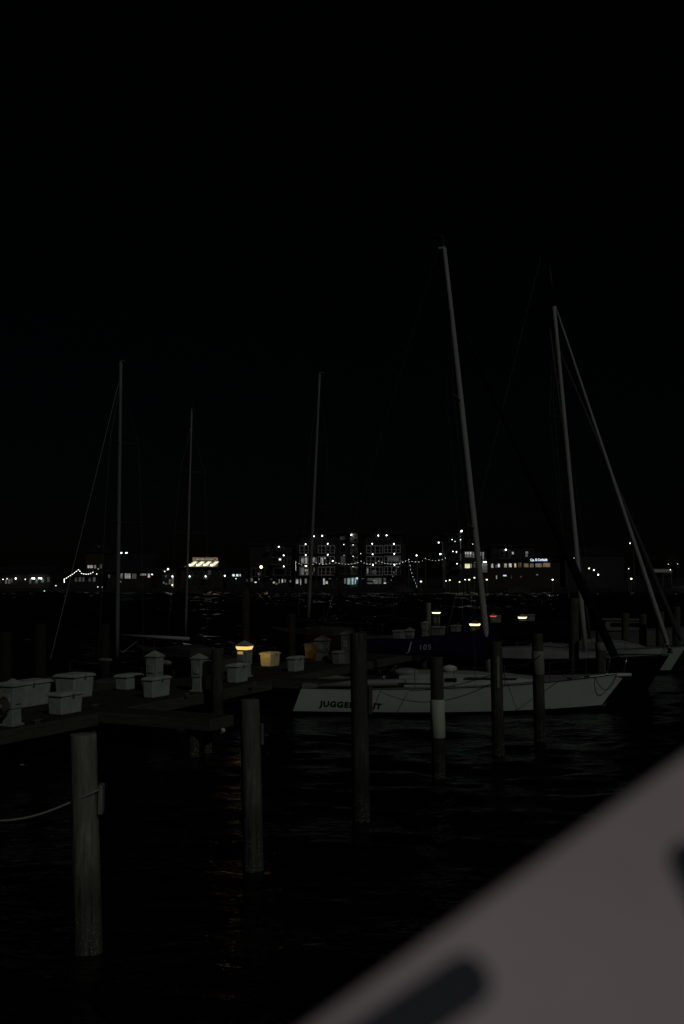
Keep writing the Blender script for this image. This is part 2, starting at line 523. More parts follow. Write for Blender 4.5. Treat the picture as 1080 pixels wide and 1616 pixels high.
dock_box((838, 984), 1.3, 0.5, 0.62, 'pale long dock box right of the pale yellow pedestal', M_box2)

# ------------------------------------------------------------------ power pedestals
def pedestal(px, py, wd, ht, label, lens=None, lens_h=0.09, head=None, m=M_ped, z=DZ, rot=0.0):
    c = at_z(px, py, z)
    t = thing('power_pedestal', label, 'power pedestal', (c.x, c.y, z), DANG + rot, 'power pedestals along the dock')
    cap_h = wd * 0.42
    lz = ht - cap_h
    neck = lens_h if lens else 0.02
    MB().box((0, 0, 0.025), (wd * 0.95, wd * 0.95, 0.05)).build('base_plate', m, t, bevel=0.008)
    foot_h = (lz - neck) * 0.45
    MB().taper((0, 0, 0.05), (wd * .74, wd * .74), (wd * .68, wd * .68), foot_h - .05).build('column', m, t, bevel=0.012)
    hd = MB().taper((0, 0, foot_h), (wd * .80, wd * .80), (wd * .87, wd * .87), lz - neck - foot_h)
    hd = hd.build('head', m, t, bevel=0.015)
    zc = foot_h + (lz - neck - foot_h) * .45
    for c_, sz in (((-wd * .435, 0, zc), (0.035, wd * .42, (lz - neck - foot_h) * .45)), ((0, -wd * .435, zc), (wd * .42, 0.035, (lz - neck - foot_h) * .45))):
        MB().box(c_, sz).build('socket_cover', M_ped, hd, bevel=0.008)
    if lens:
        soft = G_amber_soft if lens is G_amber else lens
        MB().taper((-wd * .012, 0, lz - neck), (wd * .80, wd * .80), (wd * .96, wd * .96), neck).build('lens', soft, t)
        if soft is not lens:                              # unseen emitter added behind the lens, aimed at the amber lit box
            ha = R(24); hx, hy = math.cos(ha), math.sin(ha); hz = lz - neck * .5
            hp = lambda u, v, z=hz: (wd * .47 + u * hx - v * hy, u * hy + v * hx, z)
            MB().box(hp(.008, 0), (.016, .10, neck * .8), ha).build('aimed_emitter', lens, t)
            for v in (-.057, .057): MB().box(hp(.12, v), (.40, .010, neck * 1.3), ha).build('beam_baffle', M_ped, t)  # added side baffles, keep the beam off the neighbouring boxes
            MB().box(hp(.12, 0, hz - neck * .65), (.40, .124, .010), ha).build('beam_baffle_floor', M_ped, t)  # added floor baffle, keeps the beam off the planks
            MB().box((-wd * .455, wd * .1, lz - neck - .10), (.012, wd * .42, .085)).build('glowing_panel', glow('amber_panel', (1, .66, .24), .34), t)  # small panel below the lens, glows by its own emission
    else:
        MB().box((0, 0, lz - neck / 2), (wd * .78, wd * .78, neck)).build('neck', M_black, t)
    cp = MB().box((0, 0, lz + 0.018), (wd, wd, 0.036))
    cp.taper((0, 0, lz + .036), (wd * .98, wd * .98), (0.03, 0.03), cap_h - .036)
    cp.build('cap', m, t, bevel=0.006)
    if head:
        MB().box((head[0], head[1], head[2]), head[3:6]).build('meter_box', m, t, bevel=0.012)
    return t
p1 = pedestal(19, 1145, 0.40, 1.04, 'white capped pedestal at the left edge with a coiled hose hung on it')
pedestal(244, 1093, 0.43, 1.20, 'tall white capped pedestal standing behind the white dock box')
pedestal(314, 1091, 0.40, 1.10, 'white capped pedestal with a wide meter box, left of the dark piling', head=(.15, -.22, .68, .42, .2, .40))
pedestal(386, 1068, 0.45, 1.20, 'pedestal with a bright amber lens glowing under its cap', G_amber, 0.11)
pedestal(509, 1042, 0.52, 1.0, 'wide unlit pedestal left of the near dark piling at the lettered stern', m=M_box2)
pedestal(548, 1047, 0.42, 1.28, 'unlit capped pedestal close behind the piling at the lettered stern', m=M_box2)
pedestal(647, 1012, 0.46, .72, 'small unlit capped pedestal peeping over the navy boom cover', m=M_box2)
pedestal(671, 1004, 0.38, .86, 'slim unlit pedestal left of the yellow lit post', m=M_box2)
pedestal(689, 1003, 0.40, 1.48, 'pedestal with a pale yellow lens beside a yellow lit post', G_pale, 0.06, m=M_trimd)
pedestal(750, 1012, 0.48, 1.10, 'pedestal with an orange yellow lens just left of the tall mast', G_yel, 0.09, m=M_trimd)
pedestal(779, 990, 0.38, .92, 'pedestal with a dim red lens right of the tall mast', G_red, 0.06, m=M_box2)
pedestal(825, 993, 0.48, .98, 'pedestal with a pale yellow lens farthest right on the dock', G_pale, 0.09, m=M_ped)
# coiled hose hung on the near pedestal
c = p1.location
hb = MB()
n0 = Vector((-DD.x, -DD.y, 0))
ctr = Vector(c) - DN * -0.0 - DD * 0.27 - DN * 0.05 + Vector((0, 0, 0.45))
for k in range(5):
    pts = []
    rad = 0.20 - 0.012 * k
    for i in range(21):
        a = 2 * math.pi * i / 20
        pts.append(ctr + DN * (rad * .8 * math.sin(a)) + Vector((0, 0, rad * math.cos(a) - .02 * k)) - DD * (0.03 * (k - 2) + .01 * math.sin(3 * a + k)))
    hb.tube(pts, 0.017, 6)
tag(hb.build('coiled_hose', mat('hose', (0.10, 0.085, 0.045), 0.8, 0.3, 20), smooth=True), 'brownish coiled hose hung on the near left pedestal', 'hose')

# ------------------------------------------------------------------ pilings
def piling(px_base, py_base, d, top, label, lean=(0, 0), m=None, board=None, band=None, cap=True, group='mooring pilings in the water'):
    c = at_z(px_base, py_base, 0.0)
    t = thing('piling', label, 'piling', (c.x, c.y, 0), 0, group)
    r = d / 2
    prof = [(r * 1.03, -1.2)]
    n = 22
    for i in range(n + 1):
        z = top * i / n
        prof.append((r * (1.03 - 0.06 * i / n + random.uniform(-.012, .012)), z))
    prof.append((r * 0.93, top + 0.015))
    prof.append((r * 0.5, top + 0.012 + random.uniform(-.02, .01)))
    MB().lathe(prof, n=20, wob=0.026, lean=lean).build('post', m or M_pile, t, smooth=True)
    if board:                                             # a short plank spiked on the side
        az, z0, z1, th = board
        ex, ey = math.cos(az), math.sin(az)
        bb = MB().box(((r + th / 2) * ex + lean[0] * (z0 + z1) / 2, (r + th / 2) * ey + lean[1] * (z0 + z1) / 2, (z0 + z1) / 2), (th, d * .62, z1 - z0), az)
        bb.build('rub_board', m or M_pile, t, bevel=0.01)
    if band:
        z0, z1, bm = band
        prof = [(r * 1.0 + .006, z0), (r + .014, z0 + .01), (r + .012, z1 - .01), (r * .98 + .006, z1)]
        MB().lathe(prof, n=24, lean=lean).build('sleeve', bm, t, smooth=True)
    return t
def top_z(px, py, Y): return at_y(px, py, Y).z
def pil(xb, yb, wpx, xt, yt, label, **k):
    c = at_z(xb, yb, 0)
    s = F / c.y
    q = at_y(xt, yt, c.y)
    return piling(xb, yb, wpx / s, q.z, label, lean=((q.x - c.x) / q.z, 0), **k)
M_sleeve = mat('white_sleeve', (0.52, 0.57, 0.45), 0.6, 0.25, 4, 0.1, stretch=(1, 1, .4))
M_worn = mat('worn_wood', (0.27, 0.27, 0.23), 0.85, 0.45, 12, 0.4, stretch=(1, 1, .15))
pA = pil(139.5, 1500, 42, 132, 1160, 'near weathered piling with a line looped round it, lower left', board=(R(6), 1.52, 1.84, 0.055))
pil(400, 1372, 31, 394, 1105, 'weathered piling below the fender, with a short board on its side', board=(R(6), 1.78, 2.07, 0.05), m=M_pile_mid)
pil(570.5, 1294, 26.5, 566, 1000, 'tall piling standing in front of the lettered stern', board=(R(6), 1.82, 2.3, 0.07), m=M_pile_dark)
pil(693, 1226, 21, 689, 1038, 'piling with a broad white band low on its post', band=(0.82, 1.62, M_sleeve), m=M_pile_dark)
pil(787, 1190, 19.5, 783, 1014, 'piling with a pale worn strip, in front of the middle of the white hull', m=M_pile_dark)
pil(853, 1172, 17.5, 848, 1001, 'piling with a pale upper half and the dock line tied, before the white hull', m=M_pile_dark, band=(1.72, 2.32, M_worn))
# pale worn strip on the fifth piling
c5 = at_z(787, 1190, 0)
bs = MB().box((c5.x - .015, c5.y - 0.158, 1.95), (0.07, 0.02, 0.75))
for o in bpy.data.objects:
    if o.get('label', '').startswith('piling with a pale worn strip'):
        bs.build('worn_strip', M_worn, o, world=True, bevel=0.008)
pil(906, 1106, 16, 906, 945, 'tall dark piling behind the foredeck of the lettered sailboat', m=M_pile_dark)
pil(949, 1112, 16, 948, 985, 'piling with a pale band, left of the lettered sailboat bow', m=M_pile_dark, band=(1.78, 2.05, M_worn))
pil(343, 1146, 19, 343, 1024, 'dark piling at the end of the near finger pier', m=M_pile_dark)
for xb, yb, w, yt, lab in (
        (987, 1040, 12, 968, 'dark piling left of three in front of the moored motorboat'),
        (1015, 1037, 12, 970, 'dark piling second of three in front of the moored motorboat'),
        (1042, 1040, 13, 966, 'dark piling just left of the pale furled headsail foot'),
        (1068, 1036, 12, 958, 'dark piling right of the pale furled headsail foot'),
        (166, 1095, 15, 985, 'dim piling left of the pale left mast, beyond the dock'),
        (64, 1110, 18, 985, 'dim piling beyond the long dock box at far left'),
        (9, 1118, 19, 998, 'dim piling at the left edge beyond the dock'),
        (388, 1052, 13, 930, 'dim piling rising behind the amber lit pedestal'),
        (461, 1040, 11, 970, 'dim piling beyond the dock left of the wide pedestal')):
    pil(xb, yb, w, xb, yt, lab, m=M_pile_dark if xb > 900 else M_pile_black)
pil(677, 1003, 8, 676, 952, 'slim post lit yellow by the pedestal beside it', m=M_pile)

# mooring line on the near piling
c = pA.location
rr = 0.157
pts = []
for i in range(9):
    a = math.pi * (1.02 + i / 8 * .92)
    pts.append(Vector((c.x + rr * math.cos(a) - .035, c.y + rr * math.sin(a), 1.66 + 0.02 * i)))
lp = MB().tube(pts, 0.011, 6)
st = pts[0]
en = at_y(-60, 1292, 10.4)
pts2 = [st.lerp(en, i / 12) - Vector((0, 0, 0.10 * math.sin(math.pi * i / 12))) for i in range(13)]
lp.tube(pts2, 0.011, 6)
tag(lp.build('mooring_line', M_rope, smooth=True), 'pale mooring line looped round the near piling and running out left', 'rope')
# fender on the dark piling
fc = at_y(352, 1152, at_z(343, 1146, 0).y - 0.28)
fd = thing('fender', 'small white fender hanging aslant on the dark piling by the finger pier', 'fender', fc)
fd.rotation_euler = (0, R(-20), 0)
MB().lathe([(0.015, -.16), (0.05, -.13), (0.062, -.05), (0.062, .06), (0.045, .12), (0.018, .15), (0.016, .19)], n=12).build('fender_body', M_gel, fd, smooth=True)
MB().tube([(0, 0, .18), (-.02, .04, .36), (-.06, .14, .62)], 0.007, 5).build('lanyard', M_drope, fd)

# ------------------------------------------------------------------ boats
def hull_shape(L, B, zs, zm, zb, rake=0.9, stern=0.8, rev=-0.28, keel=0.35):
    """Returns half breadth and edge functions; x from stern (0) to bow (L), y starboard negative, z over water."""
    def sheer(t):
        return zs * (1 - t) * (1 - 2 * t) + 4 * zm * t * (1 - t) + zb * t * (2 * t - 1)
    def half(t):
        if t < 0.42:
            q = t / 0.42
            return B / 2 * (stern + (1 - stern) * math.sin(q * math.pi / 2))
        q = (t - 0.42) / 0.58
        return B / 2 * max(0.008, (1 - q ** 2.1))
    def xoff(t, k):                                        # k: 1 at the sheer, 0 at the water
        return (k - 1) * rake * t ** 3 + (1 - k) * rev * (1 - t) ** 3
    def pt(t, k, side):
        z0 = sheer(t)
        if k >= 0:
            b = half(t) * (0.80 + 0.20 * k ** 0.7) * (1 - 0.25 * (1 - k) * t ** 2)
            z = z0 * k
        else:
            b = half(t) * 0.80 * (1 - 0.25 * t ** 2) * (1 + k) ** .6
            z = keel * k * (1 - 0.5 * abs(2 * t - 1))
        return Vector((t * L + xoff(t, max(k, -.3)), side * b, z))
    return sheer, half, pt
def loft_hull(t0, pt, m_top, m_boot, m_deck, k_boot=0.11, n=36, camber=0.05):
    ks = [1, .93, .8, .6, .4, .25, k_boot]
    kb = [k_boot, 0.0, -.4, -.8, -1.0]
    def skin(kk, out=0.0):
        b = MB()
        for side in (-1, 1):
            vs, fs = [], []
            for i in range(n + 1):
                for k in kk: vs.append(pt(i / n, k, side) + Vector((0, side * out, 0)))
            w = len(kk)
            for i in range(n):
                for j in range(w - 1):
                    q = (i * w + j, i * w + j + 1, (i + 1) * w + j + 1, (i + 1) * w + j)
                    fs.append(q if side < 0 else q[::-1])
            b.add(vs, fs)
        # transom
        vs = [pt(0, k, -1) for k in kk] + [pt(0, k, 1) for k in kk]
        w = len(kk)
        b.add(vs, [(j, j + w, j + w + 1, j + 1) for j in range(w - 1)])
        return b
    top = skin(ks).build('hull', m_top, t0, smooth=True)
    skin(kb).build('boot_stripe', m_boot, t0, smooth=True)
    b = MB()
    vs, fs = [], []
    for i in range(n + 1):
        a = pt(i / n, 1, -1); c = pt(i / n, 1, 1)
        for q in (0, .25, .5, .75, 1):
            v = a.lerp(c, q); v.z += camber * math.sin(math.pi * q) - 0.02
            vs.append(v)
    for i in range(n):
        for j in range(4): fs.append((i * 5 + j, (i + 1) * 5 + j, (i + 1) * 5 + j + 1, i * 5 + j + 1))
    b.add(vs, fs)
    b.build('deck', m_deck, t0, smooth=True)
    for side in (-1, 1):
        MB().tube([pt(i / n, 1, side) + Vector((0, -side * .02, 0.015)) for i in range(n + 1)], 0.016, 5).build('toe_rail', M_black, t0)
    return top
def coachroof(t0, xs, m, z_of):
    """xs: list of (x, half width, height over the deck)."""
    b = MB(); vs, fs = [], []
    for x, w, h in xs:
        z = z_of(x) - .03
        for yy, zz in ((-w, 0), (-w * .94, h * .75), (-w * .8, h * .97), (0, h * 1.06), (w * .8, h * .97), (w * .94, h * .75), (w, 0)):
            vs.append((x, yy, z + zz))
    k = 7
    for i in range(len(xs) - 1):
        for j in range(k - 1): fs.append((i * k + j, (i + 1) * k + j, (i + 1) * k + j + 1, i * k + j + 1))
    fs.append(tuple(range(k))); fs.append(tuple((len(xs) - 1) * k + j for j in range(k))[::-1])
    return b.add(vs, fs).build('coachroof', m, t0, smooth=False, bevel=0.02)
def stanchions(t0, pt, ts, h=0.6, side=-1):
    tops = []
    for t in ts:
        a = pt(t, 1, side) + Vector((0, -side * .05, 0))
        MB().tube([a, a + Vector((0, 0, h))], 0.011, 6).build('stanchion', M_steel, t0); tops.append(a + Vector((0, 0, h)))
    for z in (0, -h * .48):
        MB().tube([q + Vector((0, 0, z)) for q in tops], 0.004, 4).build('lifeline', M_wire, t0)
def cover_loft(t0, secs, m, name='sail_cover'):
    """secs: (x, y, z bottom, z top, half width)."""
    b = MB(); vs, fs = [], []
    k = 14
    for x, y, z0, z1, w in secs:
        zc, hh = (z0 + z1) / 2, (z1 - z0) / 2
        for j in range(k):
            a = 2 * math.pi * j / k
            ww = w * (0.75 - 0.45 * math.sin(a))
            vs.append((x, y + ww * math.cos(a), zc + hh * math.sin(a)))
    for i in range(len(secs) - 1):
        for j in range(k): fs.append((i * k + j, (i + 1) * k + j, (i + 1) * k + (j + 1) % k, i * k + (j + 1) % k))
    fs.append(tuple(range(k))[::-1]); fs.append(tuple((len(secs) - 1) * k + j for j in range(k)))
    return b.add(vs, fs).build(name, m, t0, smooth=True)

# --- the white sailboat with the lettered stern --------------------------------------------------
YJ = 31.8
j0 = at_y(478, 1100, YJ); j0.z = 0
LJ, BJ = 10.25, 3.3
jb = thing('sailboat', 'white racing sailboat with dark JUGGERNAUT lettering on its stern and a navy boom cover', 'sailboat', j0)
sheerJ, halfJ, ptJ = hull_shape(LJ, BJ, 0.82, 0.88, 1.17, rake=0.95, stern=.74, rev=-.30)
loft_hull(jb, ptJ, M_gel, M_black, M_gel2, 0.15)
def jl(px, py, dy=0.0):                                    # a photo point on the boat's middle plane, in boat space
    return at_y(px, py, YJ + dy) - j0
zdJ = lambda x: sheerJ(max(0, min(1, x / LJ)))
coachroof(jb, [(3.0, .92, .36), (3.6, .98, .42), (4.6, 1.0, .40), (5.6, .95, .33), (6.5, .82, .23), (7.3, .6, .10), (7.75, .42, .02)], mat('coachroof_gelcoat', (.34, .37, .345), .5, .2, 2), zdJ)
for sg in (-1, 1):
    MB().tube([(0.5, sg * 1.02, zdJ(.05) + .06), (1.6, sg * 1.14, zdJ(1.6) + .15), (2.9, sg * 1.1, zdJ(2.9) + .17), (3.2, sg * 1.05, zdJ(3.2) + .18)], [.05, .10, .11, .09], 8).build('coaming', M_gel2, jb, smooth=True)
wn_ = MB().box((4.58, -.985, zdJ(4.5) + .20), (0.36, 0.03, 0.11), 0, 0.02); wn_.build('window', M_glass, jb, bevel=0.012)
hr = MB(); hr.tube([(5.0, -.99, zdJ(5) + .24), (5.9, -.93, zdJ(6) + .19), (6.65, -.80, zdJ(6.6) + .14)], .022, 6); hr.build('grab_rail', M_black, jb)
dk = MB(); dk.tube([(2.95, -1.17, zdJ(3) + .14), (3.6, -1.2, zdJ(3.6) + .12), (4.2, -1.2, zdJ(4.2) + .10)], .028, 6); dk.build('jib_track', M_black, jb)
lb_ = MB(); lb_.ball((3.25, -.45, zdJ(3) + .42), .34, 12, 6, (1.25, .7, .40)); lb_.build('hatch_hood', M_gel2, jb, smooth=True)
lb_ = MB(); lb_.ball((4.62, -.35, zdJ(4.5) + .48), .20, 12, 6, (1.2, .8, .6)); lb_.build('deck_bag', M_gel, jb, smooth=True)
for x, y in ((2.5, -1.12), (2.5, 1.12), (3.4, -.6)):
    MB().lathe([(.07, 0), (.06, .05), (.08, .12), (.05, .14)], (x, y, zdJ(x) + .24), 10).build('winch', M_steel, jb, smooth=True)
# mast, spreaders, rigging
mT, mB = jl(701.5, 392), jl(775.5, 1078)
mp_ = [mB.lerp(mT, i / 10) for i in range(11)]
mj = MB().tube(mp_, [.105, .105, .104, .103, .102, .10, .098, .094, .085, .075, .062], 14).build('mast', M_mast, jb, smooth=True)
cr = MB().tube([mT + Vector((.03, 0, .03)), mT + Vector((-.20, 0, 0.0))], [.045, .03], 8)
cr.tube([mT + Vector((0, 0, 0)), mT + Vector((-.05, 0, .45))], .004, 5)
cr.build('masthead_crane', M_mast, mj)
wv = MB(); wv.tube([mT + Vector((-.05, 0, .45)), mT + Vector((-.32, .02, .46))], .006, 4); wv.build('wind_vane', M_wire, mj)
def mast_at(y_px):
    q = (y_px - 392) / (1078 - 392)
    return mT.lerp(mB, q)
rg = MB()
chain = {-1: Vector((5.3, -1.25, zdJ(5.3))), 1: Vector((5.3, 1.25, zdJ(5.3)))}
for yp, ln in ((637, .95), (838, 1.15)):
    q = mast_at(yp)
    for sg in (-1, 1): MB().tube([q, q + Vector((-.35, sg * ln, .06))], [.03, .018], 6).build('spreader', M_mast2, mj)
for sg in (-1, 1):
    a = mast_at(637) + Vector((-.35, sg * .95, .06)); b_ = mast_at(838) + Vector((-.35, sg * 1.15, .06))
    rg.tube([mast_at(480), a, b_, chain[sg]], .005, 4)
    rg.tube([mast_at(838), chain[sg]], .004, 4)
rg.tube([mT + Vector((-.2, 0, 0)), Vector((0.1, 0, zdJ(0)))], .004, 4)
rg.build('rigging', M_wire, jb)
fs_a, fs_b = Vector((LJ - .18, 0, zdJ(LJ) + .12)), mast_at(492) + Vector((.1, 0, 0))
MB().tube([fs_a.lerp(fs_b, q) for q in (0, .03, .2, .5, .8, .97, 1)], [.03, .13, .15, .12, .085, .05, .02], 10).build('furled_headsail', M_dcover, jb, smooth=True)
# boom and navy cover with its letters
def jx(px): return at_y(px, 1000, YJ).x - j0.x
def jz(py): return at_y(540, py, YJ).z
secs = []
for px, t_, b_, w in ((571, 1011, 1027, .05), (576, 1008, 1031, .10), (600, 1007, 1032, .13), (644, 1007.5, 1034, .16), (690, 1003, 1036, .19), (730, 999.5, 1039, .22), (752, 994, 1042, .22), (766, 988, 1044, .20), (780, 985, 1045, .17), (790, 988, 1042, .09)):
    secs.append((jx(px), 0.0, jz(b_), jz(t_), w))
cv = cover_loft(jb, secs, M_cover)
MB().tube([(jx(566), 0, jz(1026)), (jx(772), 0, jz(1040))], .06, 8).build('boom', M_mast3, jb)
def cover_y(x, z):
    for i in range(len(secs) - 1):
        if secs[i][0] <= x <= secs[i + 1][0]:
            q = (x - secs[i][0]) / (secs[i + 1][0] - secs[i][0])
            z0, z1, w = (secs[i][k] * (1 - q) + secs[i + 1][k] * q for k in (2, 3, 4))
            s_ = max(-.98, min(.98, (z - (z0 + z1) / 2) / ((z1 - z0) / 2)))
            return -(w * (0.75 - .45 * s_)) * math.sqrt(1 - s_ * s_)
    return -.2
def put_text(me, name, m, parent, x0, z0, ysurf, slope=0.0, grow=1.0, gap=.016):
    vs = [(v.co.x * grow, v.co.y) for v in me.vertices]
    out = []
    for x, z in vs:
        X, Z = x0 + x, z0 + z + slope * x
        out.append((X, ysurf(X, Z) - gap, Z))
    b = MB(); b.add(out, [tuple(p.vertices) for p in me.polygons])
    return b.build(name, m, parent)
put_text(text_mesh('J', .42, .28), 'letter', M_letter2, jb, jx(642.5), jz(1026.5), cover_y)
put_text(text_mesh('105', .235, .12, spacing=1.18), 'lettering', M_letter2, jb, jx(660), jz(1025), cover_y, slope=.03)
# stern name
def hull_y(x, z):
    best = None
    for i in range(0, 61):
        t = i / 60 * .4
        k = z / sheerJ(t)
        p = ptJ(t, max(0.0, min(1, k)), -1)
        d = abs(p.x - x)
        if best is None or d < best[0]: best = (d, p.y)
    return best[1] - .006
nm = text_mesh('JUGGERNAUT', .235, 0.10, spacing=1.16, bold=.011)
w_ = max(v.co.x for v in nm.vertices)
x0 = jx(507); x1 = jx(600)
put_text(nm, 'stern_name', M_letter, jb, x0, jz(1105.5) - .02, hull_y, slope=-.035, grow=(x1 - x0) / w_, gap=.004)
# lifelines, pulpit, lines along the hull
stanchions(jb, ptJ, (.05, .19, .335, .45, .60, .74, .86))
pp = MB()
pl = [ptJ(.93, 1, -1) + Vector((0, .03, 0)), ptJ(.93, 1, -1) + Vector((.12, .03, .56)), Vector((LJ + .05, 0, zdJ(LJ) + .60)), ptJ(.93, 1, 1) + Vector((.12, -.03, .56)), ptJ(.93, 1, 1) + Vector((0, -.03, 0))]
pp.tube(pl, .013, 6)
pp.tube([Vector((LJ - .12, -.1, zdJ(LJ))), Vector((LJ + .05, 0, zdJ(LJ) + .60))], .013, 6)
pp.build('pulpit', M_steel, jb, smooth=True)
sr = MB(); sr.tube([Vector((LJ - 1.6, -.42, zdJ(LJ - 1.6) - .02)), Vector((LJ - .5, -.20, zdJ(LJ) - .04)), Vector((LJ + .14, 0, zdJ(LJ) - .05))], .055, 8)
sr.build('bowsprit', M_gel, jb, smooth=True)
for x in (8.25, 8.85): MB().box((x, -halfJ(x / LJ) + .12, zdJ(x) + .05), (.16, .04, .05)).build('cleat', M_black, jb)
lo = MB()
pts = []
for i in range(13):
    a = i / 12
    x = LJ - 1.15 + a * .78
    pts.append(Vector((x, -halfJ(min(.985, x / LJ)) * 1.0 - .03, zdJ(x) + .04 - .46 * math.sin(math.pi * a) ** .8)))
lo.tube(pts, .012, 5)
tag(lo.build('bow_line', M_drope, jb, smooth=True))
# dock lines from the boat to the pilings
def rope(name, label, a, b, sag, r=.010, m=M_drope):
    pts = [a.lerp(b, i / 14) - Vector((0, 0, sag * 4 * (i / 14) * (1 - i / 14))) for i in range(15)]
    return tag(MB().tube(pts, r, 5).build(name, m, smooth=True), label, 'rope', 'dock lines of the white sailboat')
q3, q6 = at_z(570.5, 1294, 0), at_z(853, 1172, 0)
q5 = at_z(787, 1190, 0)
rope('dock_line', 'dark dock line drooping along the white hull from the stern quarter', j0 + Vector((jx(596), -1.5, .78)), Vector((q5.x, q5.y + .14, 1.72)), .42)
rope('dock_line', 'nearly level dark dock line along the white hull below the sheer', j0 + Vector((jx(640), -1.66, .80)), Vector((q5.x, q5.y + .14, 1.90)), .10)
rope('dock_line', 'dark dock line rising from the fifth piling to the banded piling', Vector((q5.x + .14, q5.y, 1.92)), Vector((q6.x, q6.y - .16, 2.22)), .05)
rope('dock_line', 'dark dock line from the foredeck aft to the banded piling', Vector((q6.x + .05, q6.y + .1, 2.2)), j0 + Vector((8.2, -.7, 1.1)), .06)
rope('dock_line', 'loose dark line hanging down beside the fifth piling', Vector((q5.x + .14, q5.y, 1.9)), Vector((q5.x + .62, q5.y + .5, .72)), -.02, .007)

# --- generic cruising boat ------------------------------------------------------------------------
def sailboat(label, stern, bow, B, zs, zm, zb, m_hull, m_deck, mast=None, mast_r=.08, m_mast=M_mast2, roof=True, crane=True, m_boot=M_black):
    d = Vector((bow[0] - stern[0], bow[1] - stern[1], 0))
    L = d.length
    t = thing('sailboat', label, 'sailboat', (stern[0], stern[1], 0), math.atan2(d.y, d.x))
    sh, hf, pt = hull_shape(L, B, zs, zm, zb, rake=.8, stern=.75, rev=-.15)
    loft_hull(t, pt, m_hull, m_boot, m_deck, .12, 26)
    zd = lambda x: sh(max(0, min(1, x / L)))
    if roof:
        coachroof(t, [(L * .3, B * .29, .36), (L * .42, B * .31, .42), (L * .56, B * .28, .34), (L * .68, B * .2, .18), (L * .74, B * .13, .02)], m_deck, zd)
    stanchions(t, pt, (.1, .3, .5, .7, .88))
    return t, L, zd, pt
def to_local(t, v):
    a = -t.rotation_euler.z
    d = Vector(v) - t.location
    return Vector((d.x * math.cos(a) - d.y * math.sin(a), d.x * math.sin(a) + d.y * math.cos(a), d.z))
def rig(t, base, top, r0, r1, m, stay=None, stay_r=None, m_stay=M_wire, back=None, crane=.22, aft=Vector((-1, 0, 0)), steps=10):
    b, tp = to_local(t, base), to_local(t, top)
    mo = MB().tube([b.lerp(tp, i / steps) for i in range(steps + 1)], [r0 + (r1 - r0) * (i / steps) ** 2 for i in range(steps + 1)], 12).build('mast', m, t, smooth=True)
    if crane:
        c_ = MB().tube([tp + Vector((.04, 0, .02)), tp + Vector((-crane, 0, .0))], [r1 * .8, r1 * .5], 6)
        c_.tube([tp, tp + Vector((-.05, 0, .35))], .004, 4)
        c_.build('masthead_crane', m, mo)
    for q, ln in ((.45, .9), (.72, .7)):
        p = b.lerp(tp, q)
        for sg in (-1, 1): MB().tube([p, p + Vector((-.2, sg * ln, .04))], [.022, .013], 5).build('spreader', M_mast3, mo)
    w = MB()
    for sg in (-1, 1):
        w.tube([b.lerp(tp, .93), b.lerp(tp, .72) + Vector((-.2, sg * .7, .04)), b.lerp(tp, .45) + Vector((-.2, sg * .9, .04)), b + Vector((-.2, sg * 1.1, -.2))], .005, 4)
    if back is not None: w.tube([tp + Vector((-crane, 0, 0)), to_local(t, back)], .005, 4)
    w.build('rigging', M_wire, t)
    return mo

# dark hulled sailboat right of it, bow towards the right
bow = at_y(1057, 1046, 37.6); stn = at_y(694, 1046, 41.6)
dk_, Ld, zdd, ptd = sailboat('dark hulled sailboat with a pale furled headsail and black boom cover, bow at right', (stn.x, stn.y), (bow.x, bow.y), 3.3, 1.12, 1.08, 1.30, M_navy, M_gel2)
dirn = Vector((bow.x - stn.x, bow.y - stn.y, 0)).normalized()
mbase = at_y(924, 1026, 38.9)
mtop = at_y(866, 404, 38.9)
mfr = at_y(874.5, 484, 38.9)
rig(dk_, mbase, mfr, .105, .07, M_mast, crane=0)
tpd, frd = to_local(dk_, mtop), to_local(dk_, mfr)
um = MB().tube([frd, tpd], [.06, .035], 10); um.tube([tpd, tpd + Vector((-.32, 0, .02))], .02, 5);
um.build('topmast', M_black, dk_, smooth=True)
wb2 = MB(); wb2.tube([tpd + Vector((-.32, 0, 0)), Vector((.1, 0, 1.1))], .009, 4); wb2.build('backstay', M_wire, dk_)
f0, f1 = to_local(dk_, at_y(1057, 1026, 37.7)), frd + Vector((.05, 0, .05))
MB().tube([f0.lerp(f1, q) for q in (0, .02, .08, .3, .6, .9, 1)], [.02, .08, .10, .088, .064, .042, .018], 10).build('furled_headsail', M_sail, dk_, smooth=True)
dr = MB().lathe([(.04, 0), (.13, .02), (.13, .05), (.06, .08), (.06, .12), (.12, .14), (.04, .2)], (f0.x, f0.y, f0.z - .12), 12); dr.build('furler_drum', M_black, dk_, smooth=True)
bb0, bb1 = to_local(dk_, at_y(768, 992, 40.4)), to_local(dk_, at_y(916, 992, 39.0))
secs2 = []
for q, h0, h1, w in ((0, -.2, .15, .08), (.05, -.42, .24, .14), (.4, -.5, .3, .18), (.8, -.5, .36, .2), (1, -.5, .5, .16)):
    p = bb0.lerp(bb1, q); secs2.append((p.x, p.y, p.z + h0, p.z + h1, w))
cover_loft(dk_, secs2, M_dcover)
MB().tube([f0 + Vector((-.35, -.35, -.35)), f0 + Vector((-.1, -.36, .25)), f0 + Vector((.2, 0, .3)), f0 + Vector((-.1, .36, .25)), f0 + Vector((-.35, .35, -.35))], .014, 6).build('pulpit', M_steel, dk_, smooth=True)
